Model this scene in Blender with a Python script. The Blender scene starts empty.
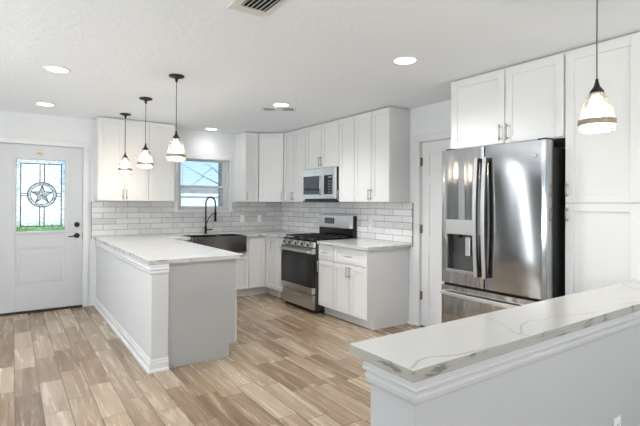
import bpy, bmesh, math, random
from mathutils import Vector, Matrix
random.seed(7)
S = bpy.context.scene
C = S.collection
PI = math.pi

# ------------------------------------------------------------------ camera
CAM_H, CAM_A, CAM_F, CAM_V, CAM_RO, CAM_PI = 1.3867, 0.60515, 446.967, 200.81, 0.00503, -0.00467
R_ = Vector((math.cos(CAM_A), -math.sin(CAM_A), 0)); F0 = Vector((math.sin(CAM_A), math.cos(CAM_A), 0)); D0 = Vector((0, 0, -1))
F_ = F0 * math.cos(CAM_PI) + D0 * math.sin(CAM_PI); D_ = D0 * math.cos(CAM_PI) - F0 * math.sin(CAM_PI)
RR = R_ * math.cos(CAM_RO) - D_ * math.sin(CAM_RO); DD = R_ * math.sin(CAM_RO) + D_ * math.cos(CAM_RO)
cam = bpy.data.objects.new('camera', bpy.data.cameras.new('camera')); C.objects.link(cam)
M = Matrix.Identity(4)
for i in range(3):
    M[i][0] = RR[i]; M[i][1] = -DD[i]; M[i][2] = -F_[i]
M[2][3] = CAM_H
cam.matrix_world = M
cam.data.sensor_width = 36; cam.data.lens = CAM_F / 640 * 36
cam.data.shift_y = (CAM_V - 213) / 640
cam.data.clip_start = 0.05; cam.data.clip_end = 500
S.camera = cam

# ------------------------------------------------------------------ light and exposure
S.view_settings.view_transform = 'Standard'; S.view_settings.look = 'None'
S.view_settings.exposure = 1.22; S.view_settings.gamma = 1; S.view_settings.use_curve_mapping = False
W = bpy.data.worlds.new('world'); S.world = W; W.use_nodes = True
wn = W.node_tree.nodes; wl = W.node_tree.links
bg = wn['Background']; bg.inputs['Strength'].default_value = 1.0
tc = wn.new('ShaderNodeTexCoord'); sx = wn.new('ShaderNodeSeparateXYZ'); rp = wn.new('ShaderNodeValToRGB')
wl.new(tc.outputs['Generated'], sx.inputs[0]); wl.new(sx.outputs['Z'], rp.inputs['Fac']); wl.new(rp.outputs['Color'], bg.inputs['Color'])
rp.color_ramp.elements[0].position = 0.0; rp.color_ramp.elements[0].color = (.50, .58, .68, 1)
rp.color_ramp.elements[1].position = 0.6; rp.color_ramp.elements[1].color = (.22, .45, .90, 1)
e = rp.color_ramp.elements.new(0.06); e.color = (.33, .50, .70, 1)

def light(name, kind, loc, energy, size=None, size_y=None, aim=None, color=(1, 1, 1), spot=None):
    l = bpy.data.lights.new(name, kind); l.energy = energy; l.color = color
    o = bpy.data.objects.new(name, l); C.objects.link(o); o.location = loc
    if kind == 'AREA':
        l.size = size
        if size_y: l.shape = 'RECTANGLE'; l.size_y = size_y
    elif size is not None: l.shadow_soft_size = size
    if spot: l.spot_size = spot; l.spot_blend = 0.9
    if aim is not None:
        o.rotation_euler = (Vector(aim) - Vector(loc)).to_track_quat('-Z', 'Y').to_euler()
    return o
sun = light('sun', 'SUN', (0, -10, 20), 3.2, None, None, (2.5, 0, 12))
sun.data.angle = 0.01
# daylight area lights added at unseen windows for the ceiling and refrigerator streaks
DAY_FILL = [((-3.5, 3.2, 1.25), (-2.7, 3.2, 3.0), 1.5, 2.0, 70), ((-3.5, 1.4, 1.25), (-2.7, 1.4, 3.0), 1.5, 2.0, 20),
       ((-3.5, -1.2, 1.25), (-2.7, -1.2, 3.0), 2.0, 2.0, 12), ((-3.5, 5.5, 1.25), (-1, 5.5, 1.15), .09, 2.2, 4.5),
       ((-2.3, 6.73, 1.3), (-2.3, 3, 1.2), 1.1, 1.6, 14), ((1.4, -3.5, 1.3), (1.4, -2.7, 3.0), 2.5, 1.7, 70)]
for i, (p, a, w, h, en) in enumerate(DAY_FILL):
    light('daylight_fill', 'AREA', p, en, w, h, a, (1.0, 0.98, 0.95) if i == 5 else (0.96, 0.98, 1.0))

# ------------------------------------------------------------------ materials
def nm(name):
    m = bpy.data.materials.new(name); m.use_nodes = True
    nt = m.node_tree; b = nt.nodes['Principled BSDF']
    return m, nt, b
def setc(s, c): s.default_value = (c[0], c[1], c[2], 1)
def add_bump(nt, b, height, strength, dist=0.002):
    bp = nt.nodes.new('ShaderNodeBump'); bp.inputs['Strength'].default_value = strength; bp.inputs['Distance'].default_value = dist
    nt.links.new(height, bp.inputs['Height']); nt.links.new(bp.outputs['Normal'], b.inputs['Normal'])
def noise(nt, scale, detail=3, rough=.5, vec=None, stretch=None):
    t = nt.nodes.new('ShaderNodeTexCoord'); n = nt.nodes.new('ShaderNodeTexNoise')
    n.inputs['Scale'].default_value = scale; n.inputs['Detail'].default_value = detail; n.inputs['Roughness'].default_value = rough
    src = vec or t.outputs['Object']
    if stretch:
        mp = nt.nodes.new('ShaderNodeMapping'); mp.inputs['Scale'].default_value = stretch
        nt.links.new(src, mp.inputs['Vector']); src = mp.outputs['Vector']
    nt.links.new(src, n.inputs['Vector'])
    return n
def ramp(nt, fac, stops):
    r = nt.nodes.new('ShaderNodeValToRGB'); cr = r.color_ramp
    cr.elements[0].position = stops[0][0]; setc_ = lambda el, c: setattr(el, 'color', (c[0], c[1], c[2], 1))
    setc_(cr.elements[0], stops[0][1]); cr.elements[1].position = stops[-1][0]; setc_(cr.elements[1], stops[-1][1])
    for p, c in stops[1:-1]: setc_(cr.elements.new(p), c)
    nt.links.new(fac, r.inputs['Fac']); return r
def flat(name, col, rough=.5, metal=0, bump=None, spec=None, vary=None):
    m, nt, b = nm(name); setc(b.inputs['Base Color'], col)
    b.inputs['Roughness'].default_value = rough; b.inputs['Metallic'].default_value = metal
    if spec is not None: b.inputs['Specular IOR Level'].default_value = spec
    if vary:
        n = noise(nt, vary[0], 4); k = vary[1]
        r = ramp(nt, n.outputs['Fac'], [(.3, [c * (1 - k) for c in col]), (.7, [min(1, c * (1 + k)) for c in col])])
        nt.links.new(r.outputs['Color'], b.inputs['Base Color'])
    if bump:
        n = noise(nt, bump[0], 3); add_bump(nt, b, n.outputs['Fac'], bump[1], bump[2] if len(bump) > 2 else .002)
    return m
def mth(nt, op, a, b=None, clamp=False):
    n = nt.nodes.new('ShaderNodeMath'); n.operation = op; n.use_clamp = clamp
    for i, v in enumerate((a, b)):
        if v is None: continue
        if isinstance(v, (int, float)): n.inputs[i].default_value = v
        else: nt.links.new(v, n.inputs[i])
    return n.outputs[0]

MAT = {}
MAT['cabinet'] = flat('cabinet white paint', (.80, .80, .795), .38, vary=(3, .01))
MAT['gap'] = flat('shadow gap', (.30, .30, .29), .8)
MAT['wall'] = flat('wall paint', (.80, .815, .83), .75, bump=(90, .25, .002), vary=(2, .01))
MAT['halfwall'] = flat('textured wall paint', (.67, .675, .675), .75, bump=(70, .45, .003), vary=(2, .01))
MAT['recess'] = flat('hall paint', (.38, .37, .35), .8, vary=(2, .02))
MAT['barwall_shaded'] = flat('bar wall shaded paint', (.50, .505, .505), .75, bump=(70, .45, .003), vary=(2, .01))  # half wall paint with the shade of the camera side in its colour
MAT['bartrim_shaded'] = flat('bar trim shaded paint', (.58, .585, .585), .4, vary=(3, .01))  # white trim paint, darkened in colour for the shade under the bar
MAT['panel'] = flat('shaded end panel paint', (.45, .45, .445), .6, vary=(2, .01))  # white end panel, its shade put into the base colour
MAT['trim'] = flat('trim gloss paint', (.77, .775, .78), .35, vary=(3, .01))
MAT['door'] = flat('door paint', (.61, .62, .64), .35, vary=(3, .01))
MAT['black'] = flat('matte black metal', (.018, .017, .017), .42, .6, vary=(8, .1))
MAT['bronze'] = flat('dark bronze', (.06, .045, .035), .4, .7, vary=(8, .1))
MAT['brass'] = flat('aged bronze hinge', (.22, .16, .09), .4, .8, vary=(8, .1))
MAT['gold'] = flat('gold', (.80, .55, .20), .35, .6, vary=(8, .1))
MAT['nickel'] = flat('brushed nickel', (.50, .48, .46), .30, 1, vary=(30, .05))
MAT['appl_black'] = flat('black enamel', (.006, .006, .006), .22, 0, vary=(8, .1))
MAT['appl_side'] = flat('charcoal textured steel', (.05, .05, .05), .5, .2, bump=(300, .2, .001), vary=(8, .1))
MAT['cast_iron'] = flat('cast iron', (.02, .02, .02), .55, .3, bump=(200, .3, .001))
MAT['dark_glass'] = flat('black glass', (.015, .017, .02), .06, 0, vary=(4, .1))
MAT['dispenser'] = flat('dispenser dark grey', (.10, .10, .10), .35, .3, vary=(5, .1))
MAT['outlet'] = flat('white plastic', (.86, .86, .84), .35, vary=(5, .01))
MAT['rubber'] = flat('black rubber', (.01, .01, .01), .8, vary=(5, .1))
MAT['vinyl'] = flat('window vinyl', (.90, .90, .90), .4, vary=(3, .01))
MAT['blind'] = flat('blind white', (.86, .86, .85), .5, vary=(5, .01))
MAT['siding'] = flat('grey lap siding', (.60, .63, .67), .8, vary=(3, .05))
MAT['roof'] = flat('shingle roof', (.20, .20, .21), .9, vary=(9, .2))
MAT['brick_pale'] = flat('pale house wall', (.60, .60, .59), .9, vary=(6, .12))
MAT['bark'] = flat('tree bark', (.10, .085, .07), .9, bump=(40, .6, .01), vary=(9, .3))
MAT['register'] = flat('register white enamel', (.72, .72, .70), .4, vary=(5, .01))
MAT['duct'] = flat('duct black', (.02, .02, .02), .9, vary=(5, .1))
MAT['plate'] = flat('canopy bronze', (.035, .03, .027), .4, .5, vary=(8, .1))

def steel(name, col, rough, stretch, wave=.0, wscale=(3, 3, .5)):
    m, nt, b = nm(name); setc(b.inputs['Base Color'], col); b.inputs['Metallic'].default_value = 1
    b.inputs['Roughness'].default_value = rough
    n = noise(nt, 60, 4, .6, stretch=stretch)
    r = nt.nodes.new('ShaderNodeMapRange'); r.inputs['To Min'].default_value = rough * .8; r.inputs['To Max'].default_value = rough * 1.25
    nt.links.new(n.outputs['Fac'], r.inputs['Value']); nt.links.new(r.outputs[0], b.inputs['Roughness'])
    if wave:
        w = noise(nt, 1, 1, .5, stretch=wscale); add_bump(nt, b, w.outputs['Fac'], 1, wave)
    return m
def twist_steel():
    m = steel('stainless fridge right door', (.46, .46, .462), .11, (30, 30, 1)); nt = m.node_tree; b = nt.nodes['Principled BSDF']
    t = nt.nodes.new('ShaderNodeTexCoord'); s = nt.nodes.new('ShaderNodeSeparateXYZ'); nt.links.new(t.outputs['Object'], s.inputs[0])
    h = mth(nt, 'MULTIPLY', mth(nt, 'SUBTRACT', s.outputs['X'], .68), mth(nt, 'MULTIPLY', mth(nt, 'SUBTRACT', s.outputs['Z'], 1.25), -.042))
    w = noise(nt, 1, 1, .5, stretch=(4, 1, .4)); add_bump(nt, b, mth(nt, 'ADD', h, mth(nt, 'MULTIPLY', w.outputs['Fac'], .002)), 1, 1.0)
    return m
MAT['fridge_right'] = twist_steel()
MAT['steel'] = steel('stainless steel', (.60, .60, .595), .24, (1, 1, 30))
MAT['fridge_steel'] = steel('stainless fridge door', (.50, .50, .505), .13, (30, 30, 1), .012, (7, 1, .5))
MAT['range_steel'] = steel('stainless range panel', (.55, .53, .51), .28, (1, 30, 30))
MAT['bright_steel'] = steel('polished stainless', (.76, .76, .75), .30, (30, 30, 1))
MAT['dark_steel'] = steel('gunmetal sink steel', (.22, .21, .205), .22, (30, 30, 1))

def m_ceiling():
    m, nt, b = nm('ceiling knockdown texture'); setc(b.inputs['Base Color'], (.80, .80, .795)); b.inputs['Roughness'].default_value = .9; setc(b.inputs['Base Color'], (.885, .925, .975))
    n = noise(nt, 26, 7, .7); add_bump(nt, b, n.outputs['Fac'], .5, .013)
    return m
MAT['ceiling'] = m_ceiling()

def m_floor():
    m, nt, b = nm('wood look plank tile')
    g = nt.nodes.new('ShaderNodeNewGeometry'); s = nt.nodes.new('ShaderNodeSeparateXYZ'); nt.links.new(g.outputs['Position'], s.inputs[0])
    PW, PL = .1525, .62
    u = mth(nt, 'DIVIDE', mth(nt, 'ADD', s.outputs['X'], 10 * PW - .033), PW)
    cx = mth(nt, 'FLOOR', u); fx = mth(nt, 'FRACT', u)
    wn1 = nt.nodes.new('ShaderNodeTexWhiteNoise'); wn1.noise_dimensions = '1D'; nt.links.new(cx, wn1.inputs['W'])
    v = mth(nt, 'ADD', mth(nt, 'DIVIDE', mth(nt, 'ADD', s.outputs['Y'], 10), PL), wn1.outputs['Value'])
    cy = mth(nt, 'FLOOR', v); fy = mth(nt, 'FRACT', v)
    idn = mth(nt, 'ADD', mth(nt, 'MULTIPLY', cx, 17.31), mth(nt, 'MULTIPLY', cy, 5.77))
    wn2 = nt.nodes.new('ShaderNodeTexWhiteNoise'); wn2.noise_dimensions = '1D'; nt.links.new(idn, wn2.inputs['W'])
    # wood grain, offset per plank
    cmb = nt.nodes.new('ShaderNodeCombineXYZ')
    nt.links.new(mth(nt, 'MULTIPLY', s.outputs['X'], 13), cmb.inputs[0]); nt.links.new(mth(nt, 'MULTIPLY', s.outputs['Y'], .9), cmb.inputs[1]); nt.links.new(mth(nt, 'MULTIPLY', wn2.outputs['Value'], 60), cmb.inputs[2])
    n1 = noise(nt, 1.6, 6, .62, vec=cmb.outputs[0]); n1.inputs['Distortion'].default_value = .9
    n2 = noise(nt, 7, 5, .7, vec=cmb.outputs[0]); n2.inputs['Distortion'].default_value = .4
    n3 = noise(nt, .8, 3, .6, vec=cmb.outputs[0])
    fac = mth(nt, 'ADD', mth(nt, 'MULTIPLY', wn2.outputs['Value'], .32), mth(nt, 'ADD', mth(nt, 'MULTIPLY', n1.outputs['Fac'], .58), mth(nt, 'ADD', mth(nt, 'MULTIPLY', n2.outputs['Fac'], .36), mth(nt, 'MULTIPLY', n3.outputs['Fac'], .25))))
    fac = mth(nt, 'SUBTRACT', fac, .235)
    r = ramp(nt, fac, [(.20, (.13, .080, .043)), (.38, (.22, .148, .088)), (.50, (.305, .220, .143)), (.62, (.40, .308, .215)), (.84, (.56, .465, .365))])
    # grout
    ax = mth(nt, 'MINIMUM', fx, mth(nt, 'SUBTRACT', 1, fx)); ay = mth(nt, 'MINIMUM', fy, mth(nt, 'SUBTRACT', 1, fy))
    d = mth(nt, 'MINIMUM', mth(nt, 'MULTIPLY', ax, PW), mth(nt, 'MULTIPLY', ay, PL))
    gm = nt.nodes.new('ShaderNodeMapRange'); gm.inputs['From Min'].default_value = .0018; gm.inputs['From Max'].default_value = .0034; nt.links.new(d, gm.inputs['Value'])
    mix = nt.nodes.new('ShaderNodeMix'); mix.data_type = 'RGBA'; mix.inputs[6].default_value = (.11, .085, .065, 1)
    nt.links.new(gm.outputs[0], mix.inputs[0]); nt.links.new(r.outputs['Color'], mix.inputs[7]); nt.links.new(mix.outputs[2], b.inputs['Base Color'])
    rr = nt.nodes.new('ShaderNodeMapRange'); rr.inputs['To Min'].default_value = .18; rr.inputs['To Max'].default_value = .34
    nt.links.new(n1.outputs['Fac'], rr.inputs['Value']); nt.links.new(rr.outputs[0], b.inputs['Roughness'])
    hh = mth(nt, 'ADD', gm.outputs[0], mth(nt, 'MULTIPLY', n2.outputs['Fac'], .25)); add_bump(nt, b, hh, .5, .0015)
    return m
MAT['floor'] = m_floor()

def m_tile(name, axis, off, base, k):
    m, nt, b = nm(name)
    g = nt.nodes.new('ShaderNodeNewGeometry'); s = nt.nodes.new('ShaderNodeSeparateXYZ'); nt.links.new(g.outputs['Position'], s.inputs[0])
    TW, TH = .308, .0775
    v = mth(nt, 'DIVIDE', mth(nt, 'SUBTRACT', 1.3935, s.outputs['Z']), TH); row = mth(nt, 'FLOOR', v); fy = mth(nt, 'FRACT', v)
    odd = mth(nt, 'MULTIPLY', mth(nt, 'FRACT', mth(nt, 'MULTIPLY', mth(nt, 'ADD', row, 20), .5)), 1.0)
    u = mth(nt, 'ADD', mth(nt, 'DIVIDE', mth(nt, 'ADD', s.outputs[axis], 10 * TW - off), TW), odd)
    col = mth(nt, 'FLOOR', u); fx = mth(nt, 'FRACT', u)
    idn = mth(nt, 'ADD', mth(nt, 'MULTIPLY', col, 7.13), mth(nt, 'MULTIPLY', row, 3.71))
    wn = nt.nodes.new('ShaderNodeTexWhiteNoise'); wn.noise_dimensions = '1D'; nt.links.new(idn, wn.inputs['W'])
    n = noise(nt, 9, 6, .7); n.inputs['Distortion'].default_value = 1.5
    fac = mth(nt, 'ADD', mth(nt, 'MULTIPLY', n.outputs['Fac'], .75), mth(nt, 'MULTIPLY', wn.outputs['Value'], .35))
    r = ramp(nt, fac, [(.25, [c * (1 - k) for c in base]), (.6, base), (.85, [min(.9, c * 1.07) for c in base])])
    ax = mth(nt, 'MINIMUM', fx, mth(nt, 'SUBTRACT', 1, fx)); ay = mth(nt, 'MINIMUM', fy, mth(nt, 'SUBTRACT', 1, fy))
    d = mth(nt, 'MINIMUM', mth(nt, 'MULTIPLY', ax, TW), mth(nt, 'MULTIPLY', ay, TH))
    gm = nt.nodes.new('ShaderNodeMapRange'); gm.inputs['From Min'].default_value = .002; gm.inputs['From Max'].default_value = .004; nt.links.new(d, gm.inputs['Value'])
    mix = nt.nodes.new('ShaderNodeMix'); mix.data_type = 'RGBA'; mix.inputs[6].default_value = (.25, .25, .245, 1)
    nt.links.new(gm.outputs[0], mix.inputs[0]); nt.links.new(r.outputs['Color'], mix.inputs[7]); nt.links.new(mix.outputs[2], b.inputs['Base Color'])
    b.inputs['Roughness'].default_value = .16; add_bump(nt, b, mth(nt, 'ADD', gm.outputs[0], mth(nt, 'MULTIPLY', n.outputs['Fac'], .3)), .6, .0018)
    return m
MAT['tile_back_shaded'] = m_tile('glossy subway tile back shaded', 'X', 1.026, (.64, .64, .635), .22)  # same white tile as the right wall, darkened for this wall's shade
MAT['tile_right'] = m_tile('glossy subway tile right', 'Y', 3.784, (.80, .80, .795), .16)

def seg_group():
    g = bpy.data.node_groups.new('segment distance', 'ShaderNodeTree')
    g.interface.new_socket('P', in_out='INPUT', socket_type='NodeSocketVector')
    g.interface.new_socket('A', in_out='INPUT', socket_type='NodeSocketVector')
    g.interface.new_socket('BA', in_out='INPUT', socket_type='NodeSocketVector')
    g.interface.new_socket('D', in_out='OUTPUT', socket_type='NodeSocketFloat')
    gi = g.nodes.new('NodeGroupInput'); go = g.nodes.new('NodeGroupOutput')
    def vm(op): n = g.nodes.new('ShaderNodeVectorMath'); n.operation = op; return n
    pa = vm('SUBTRACT'); g.links.new(gi.outputs['P'], pa.inputs[0]); g.links.new(gi.outputs['A'], pa.inputs[1])
    d1 = vm('DOT_PRODUCT'); g.links.new(pa.outputs[0], d1.inputs[0]); g.links.new(gi.outputs['BA'], d1.inputs[1])
    d2 = vm('DOT_PRODUCT'); g.links.new(gi.outputs['BA'], d2.inputs[0]); g.links.new(gi.outputs['BA'], d2.inputs[1])
    h = g.nodes.new('ShaderNodeMath'); h.operation = 'DIVIDE'; h.use_clamp = True; g.links.new(d1.outputs['Value'], h.inputs[0]); g.links.new(d2.outputs['Value'], h.inputs[1])
    sc = vm('SCALE'); g.links.new(gi.outputs['BA'], sc.inputs[0]); g.links.new(h.outputs[0], sc.inputs['Scale'])
    s2 = vm('SUBTRACT'); g.links.new(pa.outputs[0], s2.inputs[0]); g.links.new(sc.outputs[0], s2.inputs[1])
    ln = vm('LENGTH'); g.links.new(s2.outputs[0], ln.inputs[0]); g.links.new(ln.outputs['Value'], go.inputs['D'])
    return g
SEG = seg_group()
def m_quartz(name, base, veins, width=.006, soft=.25, vs=.6):
    m, nt, b = nm(name)
    g = nt.nodes.new('ShaderNodeNewGeometry')
    n = noise(nt, 4, 3, .5); nw = nt.nodes.new('ShaderNodeVectorMath'); nw.operation = 'SUBTRACT'; nt.links.new(n.outputs['Color'], nw.inputs[0]); nw.inputs[1].default_value = (.5, .5, .5)
    ns = nt.nodes.new('ShaderNodeVectorMath'); ns.operation = 'SCALE'; nt.links.new(nw.outputs[0], ns.inputs[0]); ns.inputs['Scale'].default_value = .035
    ad = nt.nodes.new('ShaderNodeVectorMath'); ad.operation = 'ADD'; nt.links.new(g.outputs['Position'], ad.inputs[0]); nt.links.new(ns.outputs[0], ad.inputs[1])
    fl = nt.nodes.new('ShaderNodeVectorMath'); fl.operation = 'MULTIPLY'; nt.links.new(ad.outputs[0], fl.inputs[0]); fl.inputs[1].default_value = (1, 1, 0)
    dist = None
    for pl in veins:
        for a, c2 in zip(pl[:-1], pl[1:]):
            q = nt.nodes.new('ShaderNodeGroup'); q.node_tree = SEG; nt.links.new(fl.outputs[0], q.inputs['P'])
            q.inputs['A'].default_value = (a[0], a[1], 0); q.inputs['BA'].default_value = (c2[0] - a[0], c2[1] - a[1], 0)
            dist = q.outputs['D'] if dist is None else mth(nt, 'MINIMUM', dist, q.outputs['D'])
    n2 = noise(nt, 3.1, 3, .55)
    wv = nt.nodes.new('ShaderNodeMapRange'); wv.inputs['From Min'].default_value = .35; wv.inputs['From Max'].default_value = .7; wv.inputs['To Min'].default_value = width * .5; wv.inputs['To Max'].default_value = width * 2.2
    nt.links.new(n2.outputs['Fac'], wv.inputs['Value'])
    k = mth(nt, 'SUBTRACT', 1, mth(nt, 'DIVIDE', dist, wv.outputs[0]), clamp=True) if dist else None
    # fine secondary cloudy veins
    n3 = noise(nt, 2.3, 5, .6); n3.inputs['Distortion'].default_value = 1.2
    k2 = mth(nt, 'SUBTRACT', 1, mth(nt, 'MULTIPLY', mth(nt, 'ABSOLUTE', mth(nt, 'SUBTRACT', n3.outputs['Fac'], .5)), 45), clamp=True)
    k2 = mth(nt, 'MULTIPLY', k2, soft)
    tot = mth(nt, 'MAXIMUM', mth(nt, 'MULTIPLY', k, vs), k2) if k is not None else k2
    n4 = noise(nt, 5, 5, .6); warm = ramp(nt, n4.outputs['Fac'], [(.3, [c * .965 for c in base]), (.7, base)])
    mix = nt.nodes.new('ShaderNodeMix'); mix.data_type = 'RGBA'; nt.links.new(tot, mix.inputs[0])
    nt.links.new(warm.outputs['Color'], mix.inputs[6]); mix.inputs[7].default_value = (.27, .26, .235, 1)
    nt.links.new(mix.outputs[2], b.inputs['Base Color']); b.inputs['Roughness'].default_value = .14
    return m
BV = [[(.944, .906), (1.009, .94), (1.055, .944), (1.141, .907), (1.259, .893), (1.36, .886)],
      [(1.613, 1.185), (1.62, 1.134), (1.613, 1.068), (1.561, 1.006), (1.522, .943), (1.53, .885)],
      [(1.535, .93), (1.635, .988), (1.718, 1.007), (1.81, .981), (1.883, .996), (2.006, .944), (2.158, .913)],
      [(3.02, 1.185), (2.995, 1.157), (2.894, 1.083), (2.859, 1.024), (2.76, .90)], [(2.49, .993), (2.656, .951)], [(2.39, .934), (2.56, .90)],
      [(2.86, 1.02), (3.05, .98), (3.2, 1.0)]]
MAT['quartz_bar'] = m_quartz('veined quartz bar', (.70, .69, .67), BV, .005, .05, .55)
PV = [[(1.02, 4.88), (1.19, 5.02), (1.31, 5.08), (1.5, 5.3)], [(1.13, 4.58), (1.25, 4.62), (1.42, 4.85)], [(1.05, 5.6), (1.3, 5.9), (1.6, 6.1)], [(1.0, 4.0), (1.2, 4.15), (1.45, 4.05), (1.7, 4.3)],
      [(3.2, 4.5), (3.4, 4.2), (3.75, 4.1)], [(3.3, 3.9), (3.6, 3.7)]]
MAT['quartz'] = m_quartz('veined quartz', (.80, .80, .79), PV, .006, .10, .35)
def m_edge(name, base, dark):
    m, nt, b = nm(name); n = noise(nt, 5.5, 5, .6, stretch=(1, 1, 3)); n.inputs['Distortion'].default_value = .6
    r = ramp(nt, n.outputs['Fac'], [(.44, base), (.56, [c * .93 for c in base]), (.61, dark), (.70, dark)]); nt.links.new(r.outputs['Color'], b.inputs['Base Color'])
    b.inputs['Roughness'].default_value = .2
    return m
MAT['quartz_edge'] = m_edge('quartz slab edge', (.60, .595, .57), (.30, .29, .27))
MAT['bar_edge'] = m_edge('bar slab edge', (.40, .39, .35), (.19, .185, .17))

def m_emit(name, col, st):
    m, nt, b = nm(name); setc(b.inputs['Base Color'], col); setc(b.inputs['Emission Color'], col); b.inputs['Emission Strength'].default_value = st; return m
MAT['lamp'] = m_emit('led lens', (1, .98, .95), 3.5)
MAT['bulb'] = m_emit('bulb', (1, .88, .70), 9)
MAT['display'] = m_emit('grey display', (.16, .17, .18), .1)

def m_shade():
    m, nt, b = nm('pendant glass'); nt.nodes.remove(b); out = nt.nodes['Material Output']
    t = nt.nodes.new('ShaderNodeBsdfTransparent'); tl = nt.nodes.new('ShaderNodeBsdfTranslucent'); setc(tl.inputs[0], (.97, .94, .90))
    df = nt.nodes.new('ShaderNodeBsdfDiffuse'); setc(df.inputs[0], (.92, .91, .89)); gl = nt.nodes.new('ShaderNodeBsdfGlossy'); gl.inputs['Roughness'].default_value = .08
    m1 = nt.nodes.new('ShaderNodeMixShader'); m1.inputs[0].default_value = .5; nt.links.new(tl.outputs[0], m1.inputs[1]); nt.links.new(df.outputs[0], m1.inputs[2])
    m2 = nt.nodes.new('ShaderNodeMixShader'); n = noise(nt, 60, 3); r = ramp(nt, n.outputs['Fac'], [(.35, (.18,) * 3), (.65, (.34,) * 3)]); nt.links.new(r.outputs['Color'], m2.inputs[0])
    nt.links.new(t.outputs[0], m2.inputs[1]); nt.links.new(m1.outputs[0], m2.inputs[2])
    fr = nt.nodes.new('ShaderNodeFresnel'); fr.inputs[0].default_value = 1.4
    m3 = nt.nodes.new('ShaderNodeMixShader'); nt.links.new(fr.outputs[0], m3.inputs[0]); nt.links.new(m2.outputs[0], m3.inputs[1]); nt.links.new(gl.outputs[0], m3.inputs[2])
    nt.links.new(m3.outputs[0], out.inputs[0]); return m
MAT['shade'] = m_shade()
MAT['band'] = flat('shade band', (.34, .28, .22), .4, .3, vary=(30, .15))
def m_pane(name, rough, tint, mixf, frost=0):
    m, nt, b = nm(name); nt.nodes.remove(b); out = nt.nodes['Material Output']
    t = nt.nodes.new('ShaderNodeBsdfTransparent'); setc(t.inputs[0], tint)
    gl = nt.nodes.new('ShaderNodeBsdfGlossy'); gl.inputs['Roughness'].default_value = rough
    fr = nt.nodes.new('ShaderNodeFresnel'); fr.inputs[0].default_value = 1.35
    m1 = nt.nodes.new('ShaderNodeMixShader'); nt.links.new(fr.outputs[0], m1.inputs[0]); nt.links.new(t.outputs[0], m1.inputs[1]); nt.links.new(gl.outputs[0], m1.inputs[2])
    last = m1
    if frost:
        rf = nt.nodes.new('ShaderNodeBsdfRefraction'); rf.inputs['Roughness'].default_value = frost; rf.inputs['IOR'].default_value = 1.25; n = noise(nt, 30, 3, .6); cr_ = ramp(nt, n.outputs['Fac'], [(.36, [c * .78 for c in tint]), (.55, tint)]); nt.links.new(cr_.outputs['Color'], rf.inputs[0]); nt.links.new(cr_.outputs['Color'], t.inputs[0]); bp = nt.nodes.new('ShaderNodeBump'); bp.inputs['Strength'].default_value = .8; bp.inputs['Distance'].default_value = .004
        nt.links.new(n.outputs['Fac'], bp.inputs['Height']); nt.links.new(bp.outputs[0], rf.inputs['Normal'])
        m2 = nt.nodes.new('ShaderNodeMixShader'); m2.inputs[0].default_value = mixf; nt.links.new(m1.outputs[0], m2.inputs[1]); nt.links.new(rf.outputs[0], m2.inputs[2]); last = m2
    nt.links.new(last.outputs[0], out.inputs[0]); return m
MAT['pane'] = m_pane('window glass', .02, (.93, .95, .96), 0)
MAT['frost'] = m_pane('textured door glass', .1, (1, 1, 1), .85, .16)
MAT['bevel'] = m_pane('bevelled door glass', .05, (.86, .88, .87), .6, .08)
MAT['star'] = m_pane('grey star glass', .1, (.72, .75, .74), .8, .2)
MAT['came'] = flat('lead came', (.07, .075, .075), .5, .3, vary=(20, .1))
MAT['lawn'] = flat('lawn', (.13, .30, .06), .9, bump=(30, 1, .05), vary=(2, .35))
MAT['street'] = flat('pale concrete', (.66, .65, .63), .9, vary=(2, .05))

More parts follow.
